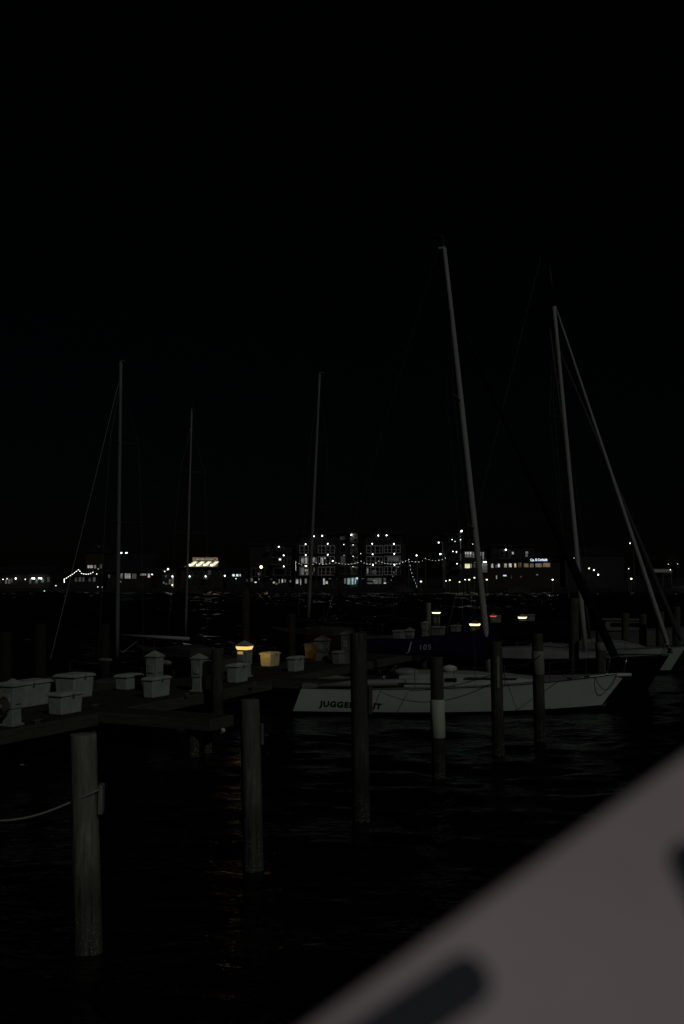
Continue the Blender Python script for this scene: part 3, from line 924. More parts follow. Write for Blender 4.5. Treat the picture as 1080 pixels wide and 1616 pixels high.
# white sailboat beyond, its bow just at the right edge of the photograph
bow = at_y(1083, 1040, 43.5); stn = at_y(850, 1040, 48.5)
wb3, Lw, zdw, ptw = sailboat('white bowed sailboat beyond the dark hulled one, at the right edge', (stn.x, stn.y), (bow.x, bow.y), 3.2, 1.0, .98, 1.2, M_gel, M_gel2)
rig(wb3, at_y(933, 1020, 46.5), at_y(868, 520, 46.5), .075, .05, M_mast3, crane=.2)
g0, g1 = to_local(wb3, at_y(1075, 1012, 43.7)), to_local(wb3, at_y(880, 545, 46.4))
MB().tube([g0.lerp(g1, q) for q in (0, .03, .3, .7, 1)], [.03, .12, .11, .07, .03], 10).build('furled_headsail', mat('furled_sail_dark', (.05, .05, .055), .9, .3, 5), wb3, smooth=True)

# left boats beyond the dock
bow = at_y(70, 1045, 34.0); stn = at_y(322, 1060, 30.9)
lb1, L1, zd1, _ = sailboat('small dim keelboat with a pale bare boom, tied left of the dock', (stn.x, stn.y), (bow.x, bow.y), 2.3, .62, .6, .85, M_dim, mat('dim_deck', (.09, .09, .085), .7, .4, 3), m_boot=M_black)
mt = at_y(191, 571, 32.6)
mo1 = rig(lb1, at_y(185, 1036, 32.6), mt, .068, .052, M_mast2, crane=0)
t1 = to_local(lb1, mt)
MB().tube([t1 + Vector((.02, 0, .02)), t1 + Vector((-.11, 0, .03))], .03, 6).build('masthead_crane', M_mast2, mo1)
MB().tube([to_local(lb1, at_y(187.5, 604, 32.6)), to_local(lb1, at_y(80, 1040, 33.9))], .009, 5).build('forestay', M_wire2, lb1)
MB().tube([to_local(lb1, at_y(192, 1003, 32.5)), to_local(lb1, at_y(299, 1008, 31.2))], .055, 10).build('boom', M_mast, lb1, smooth=True)
MB().tube([to_local(lb1, at_y(193, 1030, 32.5)), to_local(lb1, at_y(222, 1008, 32.2))], .015, 5).build('boom_vang', M_wire2, lb1)
pb = to_local(lb1, at_y(262, 1046, 31.6))
MB().ball(pb, .18, 10, 6, (1.3, .6, .5)).build('deck_bag', M_box2, lb1, smooth=True)
pb = to_local(lb1, at_y(168, 1041, 32.9))
MB().box(pb, (.42, .2, .07)).build('hatch', M_box2, lb1, bevel=.015)
s46 = F / 46
bow = at_y(215, 1020, 49); stn = at_y(372, 1020, 43.5)
lb2, L2, zd2, _ = sailboat('dark small sailboat with a thin pale mast, second from the left', (stn.x, stn.y), (bow.x, bow.y), 2.5, .7, .7, .9, M_dim, M_dim)
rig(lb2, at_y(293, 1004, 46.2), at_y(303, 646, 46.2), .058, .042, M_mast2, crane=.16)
bow = at_y(425, 985, 62); stn = at_y(600, 985, 56)
lb3, L3, zd3, _ = sailboat('dark sailboat with a tall dull mast, in front of the apartments', (stn.x, stn.y), (bow.x, bow.y), 3.1, .95, .9, 1.15, M_dim, M_dim)
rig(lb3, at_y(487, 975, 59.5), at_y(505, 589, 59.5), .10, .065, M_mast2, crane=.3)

# white motorboat beyond the right pilings
def motorboat(label, stern, bow, B, fb, m, cabin=True, name='motorboat'):
    d = Vector((bow[0] - stern[0], bow[1] - stern[1], 0)); L = d.length
    t = thing(name, label, 'motorboat', (stern[0], stern[1], 0), math.atan2(d.y, d.x), 'motorboats')
    sh, hf, pt = hull_shape(L, B, fb * .9, fb, fb * 1.25, rake=1.0, stern=.92, rev=-.05)
    loft_hull(t, pt, m, M_black, m, .1, 22)
    if cabin:
        z = fb
        b = MB().taper((L * .42, 0, z - .03), (L * .36, B * .7), (L * .28, B * .6), .62)
        b.build('cabin', m, t, bevel=.06)
        for sg in (-1, 1):
            for q_, w_q in ((.38, .12), (.5, .1)):
                MB().box((L * q_, sg * B * .337, z + .34), (L * w_q, .03, .21)).build('window', M_glass, t)
        r_ = MB().taper((L * .40, 0, z + .58), (L * .36, B * .68), (L * .34, B * .62), .07); r_.build('roof', m, t, bevel=.02)
    return t
a_, b_ = at_y(905, 1015, 59), at_y(1100, 1015, 57)
motorboat('pale motorboat lying broadside behind the right hand pilings', (a_.x, a_.y), (b_.x, b_.y), 2.6, 1.15, mat('dull_white_hull', (.15, .15, .145), .6, .4, 1.5))

# --- the out of focus board close to the camera -----------------------------------------------------
nb = Vector((.20, -.80, .56)).normalized()
p0 = Vector((0, 0, H)) + ray(800, 1400) * .52
def on_board(px, py):
    r = ray(px, py)
    return Vector((0, 0, H)) + r * ((p0 - Vector((0, 0, H))).dot(nb) / r.dot(nb))
A_, B_ = on_board(405, 1678), on_board(1190, 1111)
ex = (B_ - A_).normalized(); ey = nb.cross(ex)
if ey.z > 0: ey = -ey
bd = thing('sign_board', 'large blurred white board with dark rounded marks close at lower right', 'sign', p0)
def quadbox(a, w, h, th):
    c = [a, a + ex * w, a + ex * w + ey * h, a + ey * h]
    vs = c + [q - nb * th for q in c]
    return MB().add(vs, [(0, 1, 2, 3), (7, 6, 5, 4), (0, 4, 5, 1), (1, 5, 6, 2), (2, 6, 7, 3), (3, 7, 4, 0)])
Wb = (B_ - A_).length
M_board = mat('board_paint', (.92, .735, .79), .5, .20, 4, spec=.2)
quadbox(A_, Wb, .62, .014).build('panel', M_board, bd, world=True, bevel=.003)
def capsule(a, b, r, name='mark'):
    a, b = on_board(*a), on_board(*b)
    u = (b - a).normalized(); v = nb.cross(u)
    vs = []
    for i in range(13):
        t = -math.pi / 2 + math.pi * i / 12
        vs.append(b + u * (r * math.cos(t)) + v * (r * math.sin(t)))
    for i in range(13):
        t = math.pi / 2 + math.pi * i / 12
        vs.append(a + u * (r * math.cos(t)) + v * (r * math.sin(t)))
    k = len(vs)
    vs = [q + nb * .0012 for q in vs] + [q - nb * .0005 for q in vs]
    fs = [tuple(range(k))] + [(i, (i + 1) % k, (i + 1) % k + k, i + k) for i in range(k)]
    return MB().add(vs, fs).build(name, mat('mark_paint', (.045, .050, .066), .6), bd, world=True)
sc = (p0 - Vector((0, 0, H))).length / F
capsule((556, 1668), (736, 1548), 45 * sc * .78)
capsule((1092, 1366), (1136, 1446), 38 * sc)
ft = A_ + ex * Wb * .62 + ey * .45 - nb * .06
MB().span((ft.x - .045, ft.y - .045, -1.2), (ft.x + .045, ft.y + .045, ft.z)).build('post', M_pile, bd, world=True)

# ------------------------------------------------------------------ far shore
YF = 286.0
SF = F / YF                                               # photo pixels per metre there
def fx(px, Y=YF): return at_y(px, 900, Y).x
def fz(py, Y=YF): return at_y(540, py, Y).z
WINS = {}
def pane_mat(col, st, var=.45):
    k = 'lit_pane_%d_%d_%d_%d' % tuple(int(v * 1000) for v in (*col, st))
    return glow(k, col, st, var, 1.1)
WHITE, WARM, TEAL, BLUE, TAN, GREY = (.95, .97, .92), (1, .82, .45), (.45, .85, .78), (.55, .75, 1), (.62, .42, .25), (.8, .82, .8)

class Place:
    """A far building: every piece is placed by its storey heights on a facade plane at depth Y."""
    def __init__(self, name, label, cat, px0, px1, Y=YF):
        self.Y = Y
        self.t = thing(name, label, cat, ((fx(px0, Y) + fx(px1, Y)) / 2, Y, GZ))
    def X(self, px): return fx(px, self.Y)
    def Z(self, py): return fz(py, self.Y)
    def block(self, name, px0, px1, py0, py1, d0, d1, m, parent=None):
        """Box from photo column px0..px1, row py0 (top)..py1, depth d0..d1 behind the facade plane. py1 None: down to the ground."""
        z1 = GZ - .02 if py1 is None else self.Z(py1)
        b = MB().span((self.X(px0), self.Y + d0, z1), (self.X(px1), self.Y + d1, self.Z(py0)))
        return b.build(name, m, parent or self.t, world=True)
    def window(self, px0, px1, py0, py1, m, bars=0, d=0.0, fr=M_trimd, name='window', th=.09):
        x0, x1, z0, z1 = self.X(px0), self.X(px1), self.Z(py1), self.Z(py0)
        y = self.Y + d
        b = MB()
        b.span((x0 - th, y - .10, z1), (x1 + th, y - .004, z1 + th)).span((x0 - th, y - .10, z0 - th), (x1 + th, y - .004, z0))
        b.span((x0 - th, y - .10, z0 + .002), (x0, y - .004, z1 - .002)).span((x1, y - .10, z0 + .002), (x1 + th, y - .004, z1 - .002))
        for k in range(bars):
            q = x0 + (x1 - x0) * (k + 1) / (bars + 1)
            b.span((q - .04, y - .09, z0 + .003), (q + .04, y - .045, z1 - .003))
        f = b.build(name, fr, self.t, world=True)
        MB().span((x0, y - .04, z0), (x1, y - .012, z1)).build('pane', m, f, world=True)
        return f
    def balcony(self, px0, px1, py0, py1, cols, rail=True, m=M_trim, out=1.6, roofed=True):
        """White framed balcony: posts, top beam, rail and floor standing out from the facade."""
        x0, x1, z0, z1 = self.X(px0), self.X(px1), self.Z(py1), self.Z(py0)
        y = self.Y - out
        b = MB()
        b.span((x0 - .06, y - .07, z1 - .16), (x1 + .06, y + .07, z1))
        b.span((x0 - .06, y - .065, z0), (x1 + .06, y + .065, z0 + .12))
        for c in cols:
            q = self.X(c)
            b.span((q - .065, y - .06, z0 + .122), (q + .065, y + .06, z1 - .162))
        if rail:
            zr = z0 + (z1 - z0) * .40
            b.span((x0, y - .03, zr), (x1, y + .03, zr + .07))
        f = b.build('balcony', m, self.t, world=True)
        if rail:
            r = MB()
            zr = z0 + (z1 - z0) * .40
            nbar = max(3, int((x1 - x0) / .28))
            for k in range(nbar):
                q = x0 + (x1 - x0) * (k + .5) / nbar
                r.span((q - .012, y - .012, z0 + .12), (q + .012, y + .012, zr))
            tag(r.build('railing', M_trimd, f, world=True), kind='stuff')
        MB().span((x0 - .1, y - .1, z0 - .22), (x1 + .1, self.Y - .005, z0 - .004)).build('floor_slab', M_wall, f, world=True)
        return f
    def lamp(self, px, py, d=-1.75, m=None, r=.17, name='wall_lamp'):
        c = (self.X(px), self.Y + d, self.Z(py))
        r *= .94
        f = MB().ball(c, r, 8, 5).build(name, m or G_lamp, self.t, smooth=True, world=True)
        MB().box((c[0], c[1] + r + .06, c[2] + .05), (.10, .12, .16)).build('bracket', M_pole, f, world=True)
        return f

# --- apartments with lit balconies -----------------------------------------------------------------
ap = Place('apartment_building', 'four storey dark apartment block with white framed balconies and an open lit stairwell', 'apartment building', 466, 640)
ap.block('wall', 467, 552, 858, None, 0, 14, M_wall)
ap.block('wall', 574, 640, 858, None, 0, 14, M_wall)
ap.block('penthouse_wall', 474, 551, 842, 857.9, 2.5, 12, M_wall)
ap.block('penthouse_wall', 576, 636, 842, 857.9, 2.5, 12, M_wall)
ap.block('roof', 468, 556, 838, 842, 1.2, 13, M_roof)
ap.block('roof', 570, 640, 838, 842, 1.2, 13, M_roof)
for fl, (y0, y1) in enumerate(((861, 873.5), (878, 890.5), (894.5, 908))):
    ap.balcony(473.5, 487.5, y0, y1, (473.5, 480.5, 487.5), fl < 2)
    ap.balcony(493, 497.5, y0, y1, (493, 497.5), False, M_trimd)
    ap.balcony(502.5, 528.5, y0, y1, (502.5, 508, 514.5, 521.5, 528.5))
    ap.balcony(578.5, 604, y0, y1, (578.5, 585.3, 592.3, 599.3, 604))
    ap.balcony(606.5, 631.5, y0 - .6, y1 - .6, (606.5, 611.5, 618, 625, 631.5), True, M_trim if fl < 3 else M_trimd)
for x, y in ((482.8, 859), (483, 876), (483.2, 893.2), (517.5, 858.5), (517.7, 875.5), (587.5, 858.3), (588, 875), (588.4, 891.8), (621.6, 858.8), (622.2, 874.2), (622.4, 891.3)):
    ap.lamp(x, y, r=.155)
ap.lamp(525.6, 885.6, d=-4.5, r=.18)
for x, y in ((495.2, 845.8), (508.5, 845.2), (597.6, 844.6), (611, 844.4)):
    ap.lamp(x, y, d=1.9, r=.17)
Wd, Wl = M_glass, pane_mat(WHITE, .20)
for x0, x1, y0, y1, m in (
        (475.5, 479.6, 880, 889, pane_mat(GREY, .22, .8)), (481.2, 485.2, 880, 889.5, pane_mat(GREY, .30, .6)), (493.6, 496.8, 880, 887.5, pane_mat(GREY, .2, .6)),
        (498.3, 499.6, 880, 887, pane_mat(GREY, .10)), (506.5, 507.8, 880, 889, pane_mat(WHITE, .42)), (508.6, 510.2, 880, 889, pane_mat(WHITE, .32)), (512, 514, 880, 881.6, pane_mat(WHITE, .7)),
        (474.6, 479.6, 896, 907, pane_mat(GREY, .11)), (481.5, 486.5, 898, 902, pane_mat(WARM, .26, .7)), (483, 486.5, 903.5, 907, pane_mat(GREY, .10, .8)), (491.5, 494, 903, 906, pane_mat(GREY, .16, .8)),
        (495, 497, 896, 902, pane_mat(WARM, .06, .8)), (579.6, 581.5, 897, 906, pane_mat(WHITE, .12, .9)), (588, 594, 900, 906, pane_mat(GREY, .035, .9)), (612, 630, 879, 886, pane_mat(GREY, .03, .9)),
        (474.8, 479.8, 863, 873, Wd), (481.2, 486.8, 863, 873, Wd), (504, 513, 863, 873, Wd), (515.5, 527, 863, 873, Wd), (580, 591, 863, 873, Wd), (593, 603, 863, 873, Wd), (608, 617, 863, 873, Wd), (619, 630, 863, 873, Wd),
        (515.5, 527, 880, 889.5, Wd), (580, 591, 880, 889.5, Wd), (593, 603, 880, 889.5, Wd), (504, 527, 897, 907, Wd), (595.5, 603, 897, 907, Wd), (608, 630, 897, 907, Wd)):
    ap.window(x0, x1, y0, y1, m)
# ground floor shop fronts
for x0, x1, y0, y1, m in (
        (467, 471, 914, 921, pane_mat(WHITE, .30, .6)), (474.2, 475.5, 913.5, 923, pane_mat(WHITE, .32)), (481.5, 484.5, 913, 920.5, pane_mat(GREY, .12)),
        (510.5, 513, 913, 922.5, pane_mat((.8, 1, .75), .5)), (514, 517.5, 917, 921, pane_mat((1, .75, .6), .55, .7)), (519, 523, 912.5, 914, pane_mat(GREY, .06, .8)), (531, 534, 912.5, 914, pane_mat(GREY, .06, .8)),
        (543.5, 546.5, 912.5, 921, pane_mat(GREY, .09)), (548.5, 553.2, 912.5, 922.3, pane_mat(TEAL, .30, .3)), (555.3, 558, 912, 922.3, pane_mat((.6, .92, .88), .46, .3)),
        (560.2, 561.9, 912, 922, pane_mat((.6, .8, 1), .50, .2)), (561.9, 565, 911, 914.6, pane_mat((.72, .86, 1), .85, .2)), (562.8, 565.2, 914.8, 918.5, pane_mat((.03, .05, .5), .16, .5)),
        (571, 576, 912.5, 914, pane_mat(GREY, .06, .8)), (579, 589, 912.5, 916.5, pane_mat((.6, .75, .65), .06, .9)), (589.6, 602, 912.3, 921.4, pane_mat((.5, .68, .55), .085, .3)), (579, 588, 919, 921.5, pane_mat(GREY, .06, .8)),
        (588, 592, 915.4, 916.6, pane_mat(WARM, .55, .3)), (605.5, 609, 912.3, 918, pane_mat(GREY, .05, .8)), (605.8, 609.3, 919.3, 921, pane_mat((1, .85, .65), .75, .5))):
    ap.window(x0, x1, y0, y1, m, d=-.3)
ap.block('shop_lintel', 466, 640, 909.5, 911.3, -.9, -.01, M_wall)
# open stairwell: back wall, landings, sloping flights
ap.block('stairwell_wall', 552.3, 566, 841, None, 2.6, 3.2, mat('stair_plaster', (.52, .48, .38), .8, .3, .8))
ap.block('stairwell_side', 551.9, 552.9, 841, None, -.2, 5.2, M_wall)
ap.block('stairwell_side', 565.3, 566.3, 841, None, -.2, 5.2, M_wall)
ap.block('stairwell_roof', 549, 568, 838.4, 840.8, -1.2, 6.0, M_roof)
for y in (857, 875, 891.5, 908): 
    ap.block('landing', 553, 565.2, y - .8, y + 1.2, .055, 2.55, M_wall)
    ap.block('lamp_lip', 553, 565.2, y - .8, y + 2.6, -.1, .05, M_wall)  # added lip that hides the stairwell lamps from the front
    if y < 900: ap.lamp(557.5, y + 2.3, d=.95, r=.13)
for y in (844.8, 876.0, 892.6):
    a, b_ = (ap.X(552.9), ap.Z(y)), (ap.X(563.6), ap.Z(y + 8.6))
    m_ = MB(); h_ = .30
    vs = [(a[0], YF - .1, a[1]), (b_[0], YF - .1, b_[1]), (b_[0], YF - .1, b_[1] - h_), (a[0], YF - .1, a[1] - h_)]
    vs += [(x, y_ + 1.1, z) for x, y_, z in vs]
    m_.add(vs, [(0, 1, 2, 3), (7, 6, 5, 4), (0, 4, 5, 1), (1, 5, 6, 2), (2, 6, 7, 3), (3, 7, 4, 0)])
    m_.build('stair_flight', M_black, ap.t, world=True)
ap.lamp(554.8, 843.6, d=1.5, r=.22); ap.lamp(556, 892.3, d=1.5, r=.14)
for x0, x1, y0, y1, m in ((537, 545, 845.6, 851, pane_mat((.5, .5, .6), .020)), (549, 551.5, 847, 856, Wd)):
    ap.window(x0, x1, y0, y1, m, d=2.49)
for x0, x1, y0, y1, m in ((538, 545, 861, 872, Wd), (538, 545, 878, 889, pane_mat((.5, .5, .55), .012)), (538, 545, 895, 906, Wd)):
    ap.window(x0, x1, y0, y1, m, fr=M_trimd)
ap.lamp(543, 859.4, m=G_lamp2, d=-.6, r=.11); ap.lamp(543.2, 876.4, m=glow('lamp_faint', (.9, .95, 1), 1.2), d=-.6, r=.10)
ap.lamp(569.5, 873.7, m=MATS['lamp_faint'], d=-.6, r=.13)

# --- lower apartments to the left -------------------------------------------------------------------
al = Place('apartment_building', 'lower dim apartment block left of the stairwell building, with few balcony lamps', 'apartment building', 394, 462, 288)
al.block('wall', 394, 462, 861, None, 0, 13, M_wall)
al.block('roof', 392, 463.5, 857.4, 860.8, -.6, 13.5, M_roof)
for a in ((437, 448.5, 862.5, 870, (437, 443.5, 448.5), False, M_trimd), (428, 452, 879, 891.5, (453.9, 449), True, M_trimd), (454.5, 459.5, 879, 891.5, (454.5, 459.5), False, M_trimd), (432, 452.2, 895.8, 908, (432.5, 451.6), False, M_trimd), (453.5, 459.6, 895.8, 908, (459.6,), False, M_trimd), (397.5, 412, 896, 910, (397.5, 404.5), False, M_trimd), (419, 425.5, 896, 910, (419, 425.5), False, M_trimd), (420, 427, 862.5, 870, (424,), False, M_trimd)):
    al.balcony(*a)
al.lamp(440.7, 863.2, r=.17); al.lamp(448.4, 876.8, r=.15); al.lamp(448.6, 894, r=.15)
for x0, x1, y0, y1, m in ((440.3, 444, 881.3, 884.4, pane_mat(WHITE, .8, .3)), (430, 437, 880, 890, Wd), (434, 449, 898, 908, Wd), (399, 410, 898, 909, Wd), (407.5, 411, 904, 908, pane_mat(WARM, .10, .8)), (438, 447, 864, 869.5, Wd)):
    al.window(x0, x1, y0, y1, m)
for x0, x1, y0, y1, m in ((388.5, 391.5, 914, 917.5, pane_mat(GREY, .07, .9)), (396, 399.5, 912.5, 917.5, pane_mat((.9, .9, .7), .12, .9)), (402.3, 405.6, 918, 919.7, pane_mat((1, .9, .65), .9, .3)), (408, 410, 912.5, 915.5, pane_mat((.9, .9, .6), .12, .7)),
        (427, 430, 913.5, 915, pane_mat(GREY, .05)), (431.2, 434.3, 918, 920.6, pane_mat((.95, .95, .4), .55, .5)), (435.5, 438.5, 920, 922.5, pane_mat(GREY, .16, .8)), (440.2, 441.8, 914, 920.5, pane_mat(GREY, .15)), (445, 447, 914, 919.5, pane_mat(WHITE, .40)), (449.5, 451.5, 914, 919, pane_mat(GREY, .12)), (458, 459.5, 916, 918.5, pane_mat(WHITE, .3))):
    al.window(x0, x1, y0, y1, m, d=-.25)

# --- tall corner block with balconies at right, and the long two storey restaurant -------------------
tb = Place('corner_building', 'narrow dark corner building right of the string lights, with lit upper windows', 'building', 692, 768, 284)
tb.block('wall', 712, 768, 866, None, 0, 12, M_wall)
tb.block('wall', 700, 727.4, 846, None, .5, 9, M_wall)
tb.block('roof', 698, 731, 842.2, 845.6, -1.8, 9.5, M_roof)
tb.block('roof', 726.7, 770, 862.2, 865.8, -.8, 12.5, M_roof)
for y0, y1 in ((838.8, 848), (853, 867), (873, 885), (889.5, 898)):
    tb.block('corner_post', 725.3, 727.0, y0 + 1, y1, -1.8, -1.5, M_trim)
    tb.block('balcony_floor', 712, 727.6, y1, y1 + 1.4, -2.0, -.01, M_wall)
tb.lamp(727.6, 838.8, d=-2.4, r=.24); tb.lamp(713.4, 851.8, d=-1.2, m=G_lamp2, r=.12); tb.lamp(726, 852.3, d=-2.2, m=G_lamp2, r=.12); tb.lamp(717.8, 854.8, d=-1.5, m=G_green, r=.17)
tb.lamp(714.5, 870.4, d=-1.3, m=G_lamp2, r=.13); tb.lamp(720, 871.2, d=-1.5, r=.12); tb.lamp(720.8, 889.8, d=-1.2, m=G_lamp2, r=.15)
tb.lamp(749.3, 887.5, d=-1.3, r=.14); tb.lamp(763, 886.8, d=-1.2, r=.18); tb.lamp(766.2, 886.9, d=-1.2, r=.18)
tb.lamp(746.5, 858.7, d=-.9, m=G_lamp2, r=.14)
for x0, x1, y0, y1, m, br in ((734.3, 744.5, 871, 874.8, pane_mat(WHITE, .42, .6), 3), (734.3, 744.5, 875.6, 879.5, pane_mat(GREY, .12, .8), 3), (746, 748.6, 871, 880, pane_mat(WHITE, .25, .8), 1), (758, 760, 871.5, 877.5, pane_mat(GREY, .30), 0), (762, 764, 871.3, 882.5, pane_mat(GREY, .22), 0),
        (734, 742, 889.8, 896.6, pane_mat((1, .93, .6), .85, .35), 0), (742.3, 745, 890, 896, pane_mat((.6, .42, .15), .25), 0), (748, 751, 890, 896, pane_mat((.5, .6, .5), .04), 0), (760, 766, 891, 901, pane_mat(GREY, .035, .6), 1), (706, 710, 875, 882, Wd, 0), (706, 710, 856, 864, Wd, 0), (753, 756, 871, 882, Wd, 0)):
    tb.window(x0, x1, y0, y1, m, br)
tb.block('door_surround', 759.3, 769, 889, 903.5, -.35, -.12, M_trim)
tb.block('pillar', 696.8, 701.5, 889.8, 897, -1.4, -.9, M_trimd)
def arm_lamp(px, py, py_base, Y, label, side=1, m=None, r=.17, thick=.16):
    x, z = fx(px, Y), fz(py, Y)
    t = thing('lamp_post', label, 'lamp post', (x + side * 1.05, Y, GZ), 0, 'lamp posts on the far quay')
    MB().tube([(side * 1.05 + x, Y, GZ), (side * 1.05 + x, Y, z + .1)], [thick, thick * .8], 8).build('post', M_trimd, t, world=True)  # darker than the arm: lamp light fading downward is put into the tone
    MB().tube([(side * 1.05 + x, Y, z + .12), (x, Y, z + .16)], .06, 6).build('arm', M_trim, t, world=True)
    MB().ball((x, Y, z), r, 8, 5).build('lamp', m or G_lamp, t, smooth=True, world=True)
    return t
arm_lamp(693, 856.2, 927, 280, 'tall arm lamp post left of the corner building, higher of the two')
arm_lamp(695.4, 874.4, 927, 279, 'shorter arm lamp post left of the corner building', r=.21)
arm_lamp(657.9, 876.6, 927, 278, 'lamp post between the sail shaped dark tree and the corner building', .12)
arm_lamp(995.4, 857.3, 927, 282, 'tall slim lamp post at far right beside the furled headsail', .9, G_lamp2, .13, .12)
arm_lamp(412.4, 894.8, 927, 279, 'yellowish lamp post in front of the dim left apartments', .15, G_warm, .42, .10)

rs = Place('restaurant_building', 'long two storey restaurant with a glowing blue white sign over tan windows', 'restaurant', 769, 884, 287)
rs.block('wall', 768.5, 884, 884.5, None, 0, 14, M_wall2)
rs.block('wall', 776, 845, 862, 884.4, 1.0, 12, M_wall)
rs.block('roof', 767.5, 885.5, 882.2, 884.4, -.7, .95, M_roof)
rs.block('roof', 774, 848, 858.8, 861.9, .2, 12.6, M_roof)
rs.balcony(788.5, 806, 867.5, 882, (788.5, 795.5, 796.9, 803.5, 806), True, M_trimd, out=.9)
rs.lamp(797.7, 867.8, d=-1.2, r=.22)
for x0, x1, y0, y1, m in ((775.6, 778.8, 890.5, 896, pane_mat((1, .92, .75), .32, .4)), (776.6, 778, 889.8, 892.4, pane_mat(WHITE, .75, .2)), (782.3, 785, 891.5, 896, pane_mat((.9, .85, .6), .06)), (786, 789, 889.8, 895, pane_mat(WHITE, .78, .4)), (796, 800, 889.5, 895.5, pane_mat((.8, .75, .4), .42, .6)), (803.5, 807.7, 889.2, 895, pane_mat((.97, .95, .85), .55, .5)), (812, 814.8, 889.2, 895.3, pane_mat((.95, .9, .35), .5, .5)),
        (818.5, 820, 888, 895, pane_mat(TAN, .08)), (821, 823, 888, 895, pane_mat(TAN, .08)), (827, 834.3, 889, 895, pane_mat(TAN, .22, .5)), (836.5, 842.5, 889, 895.2, pane_mat(TAN, .13, .6)), (845.3, 855, 889, 895, pane_mat((.62, .48, .32), .24, .6)), (856.8, 868.5, 888.2, 894.8, pane_mat((.62, .38, .22), .24, .6)),
        (783, 784.5, 908.2, 913.5, pane_mat((.7, .95, 1), .25)), (806.6, 807.6, 908, 913, pane_mat(GREY, .03)), (821, 823.5, 909, 911, pane_mat(GREY, .04, .9)), (794.3, 799.3, 907.3, 909.4, pane_mat((.65, .8, 1), 1.0, .3)), (846.3, 849.3, 906.3, 907.7, pane_mat((.7, .95, .85), .16))):
    rs.window(x0, x1, y0, y1, m)
for x0, x1, y0, y1, m in ((809.4, 812, 871, 874.5, pane_mat(WHITE, .5, .5)), (831, 835, 870.2, 874, pane_mat((.8, .8, .7), .20, .6)), (831, 834, 874.8, 878.6, pane_mat((.8, .8, .7), .11, .6)), (790, 795, 870, 881, Wd), (797.5, 803, 870, 881, Wd)):
    rs.window(x0, x1, y0, y1, m, d=.99)
sgm = rs.block('sign_band', 829, 871, 880.2, 886.4, -.75, -.55, M_black)
def far_text(pl, parent, body, px0, px1, py_base, h_px, m, d):
    me = text_mesh(body, 1.0, 0, .03)
    w = max(v.co.x for v in me.vertices); h = max(v.co.y for v in me.vertices)
    x0, x1 = pl.X(px0), pl.X(px1)
    kx = (x1 - x0) / w; kz = h_px * pl.Y / F / h
    b = MB(); b.add([(x0 + v.co.x * kx, pl.Y + d - v.co.z, pl.Z(py_base) + v.co.y * kz) for v in me.vertices], [tuple(p.vertices) for p in me.polygons])
    return b.build('sign_lettering', m, parent, world=True)
G_sign = glow('sign_white', (.80, .92, 1), 1.7)
far_text(rs, sgm, 'Cas', 836.6, 842.4, 885.4, 3.6, G_sign, -.80)
far_text(rs, sgm, '& Cocktails', 844.4, 863.3, 885.0, 3.6, G_sign, -.80)
MB().span((rs.X(836), rs.Y - .78, rs.Z(886.2)), (rs.X(864), rs.Y - .753, rs.Z(885.7))).build('tube_light', glow('sign_blue', (.05, .12, .9), .5), sgm, world=True)

# --- restaurant with the floodlit roof ---------------------------------------------------------------
fr = Place('restaurant_building', 'low restaurant whose sloping roof sign is floodlit in four bright patches', 'restaurant', 286, 352, 283)
fr.block('wall', 286, 352, 894.5, None, 0, 12, M_wall2)
MR = mat('sign_roof', (.62, .60, .42), .8, .12, 1.2)
def slab(pl, name, px0, px1, py0, py1, d0, d1, m, th=.12, parent=None, px2=None, px3=None):
    a = [(pl.X(px0), pl.Y + d0, pl.Z(py1)), (pl.X(px1), pl.Y + d0, pl.Z(py1)), (pl.X(px3 or px1), pl.Y + d1, pl.Z(py0)), (pl.X(px2 or px0), pl.Y + d1, pl.Z(py0))]
    vs = a + [(x, y + .02, z - th) for x, y, z in a]
    return MB().add(vs, [(0, 1, 2, 3), (7, 6, 5, 4), (0, 4, 5, 1), (1, 5, 6, 2), (2, 6, 7, 3), (3, 7, 4, 0)]).build(name, m, parent or pl.t, world=True)
slab(fr, 'sloping_roof', 292, 345, 885.6, 894.2, -1.2, 2.6, MR, px2=303, px3=343)
bnd = fr.block('sign_band', 301.5, 342.5, 879.2, 885.0, 2.3, 2.6, mat('sign_ground', (.30, .26, .20), .8))
for k, px in enumerate((300.5, 312, 323, 334.5)):          # floodlights on arms at the eave
    c = (fr.X(px), fr.Y - 1.15, fr.Z(893.2) + .34)
    f_ = MB().tube([(c[0], fr.Y - 1.2, c[2] - .62), (c[0], c[1] - .25, c[2] - .4), c], .03, 5).build('floodlight', M_pole, fr.t, world=True)
    MB().ball(c, .13, 8, 5).build('lamp', glow('flood_lamp', (1.0, .94, .62), 22.0), f_, smooth=True, world=True)
    d_ = slab(fr, 'light_pool', px - 2.2, px + 4.8, 886.3, 892.9, -.98, 2.3, glow('roof_light_pool', (1.0, .96, .70), 1.0, .2, .5), .03, px2=px + 3.6, px3=px + 9.4)  # glowing slab imitates the floodlight's pool of light on the roof
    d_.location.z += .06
for px, m in ((305.6, 'r'), (338.2, 'r')):
    b = MB(); q = (fr.X(px), fr.Y + 2.25, fr.Z(882))
    b.tube([(q[0] + .42 * math.cos(a * math.pi / 6), q[1], q[2] + .42 * math.sin(a * math.pi / 6)) for a in range(13)], .09, 6)
    b.build('ring_emblem', glow('sign_red', (1, .25, .22), .24), bnd, world=True)
b = MB()
for a_, c_ in ((308.5, 313), (314.5, 316.5), (317.5, 320), (323, 325), (326.5, 328.5), (330, 334.5), (341, 342)):
    b.span((fr.X(a_), fr.Y + 2.22, fr.Z(883)), (fr.X(c_), fr.Y + 2.27, fr.Z(881.2)))
tag(b.build('sign_strokes', glow('sign_cream', (1, .86, .62), .22, .4, 3), bnd, world=True), kind='stuff')
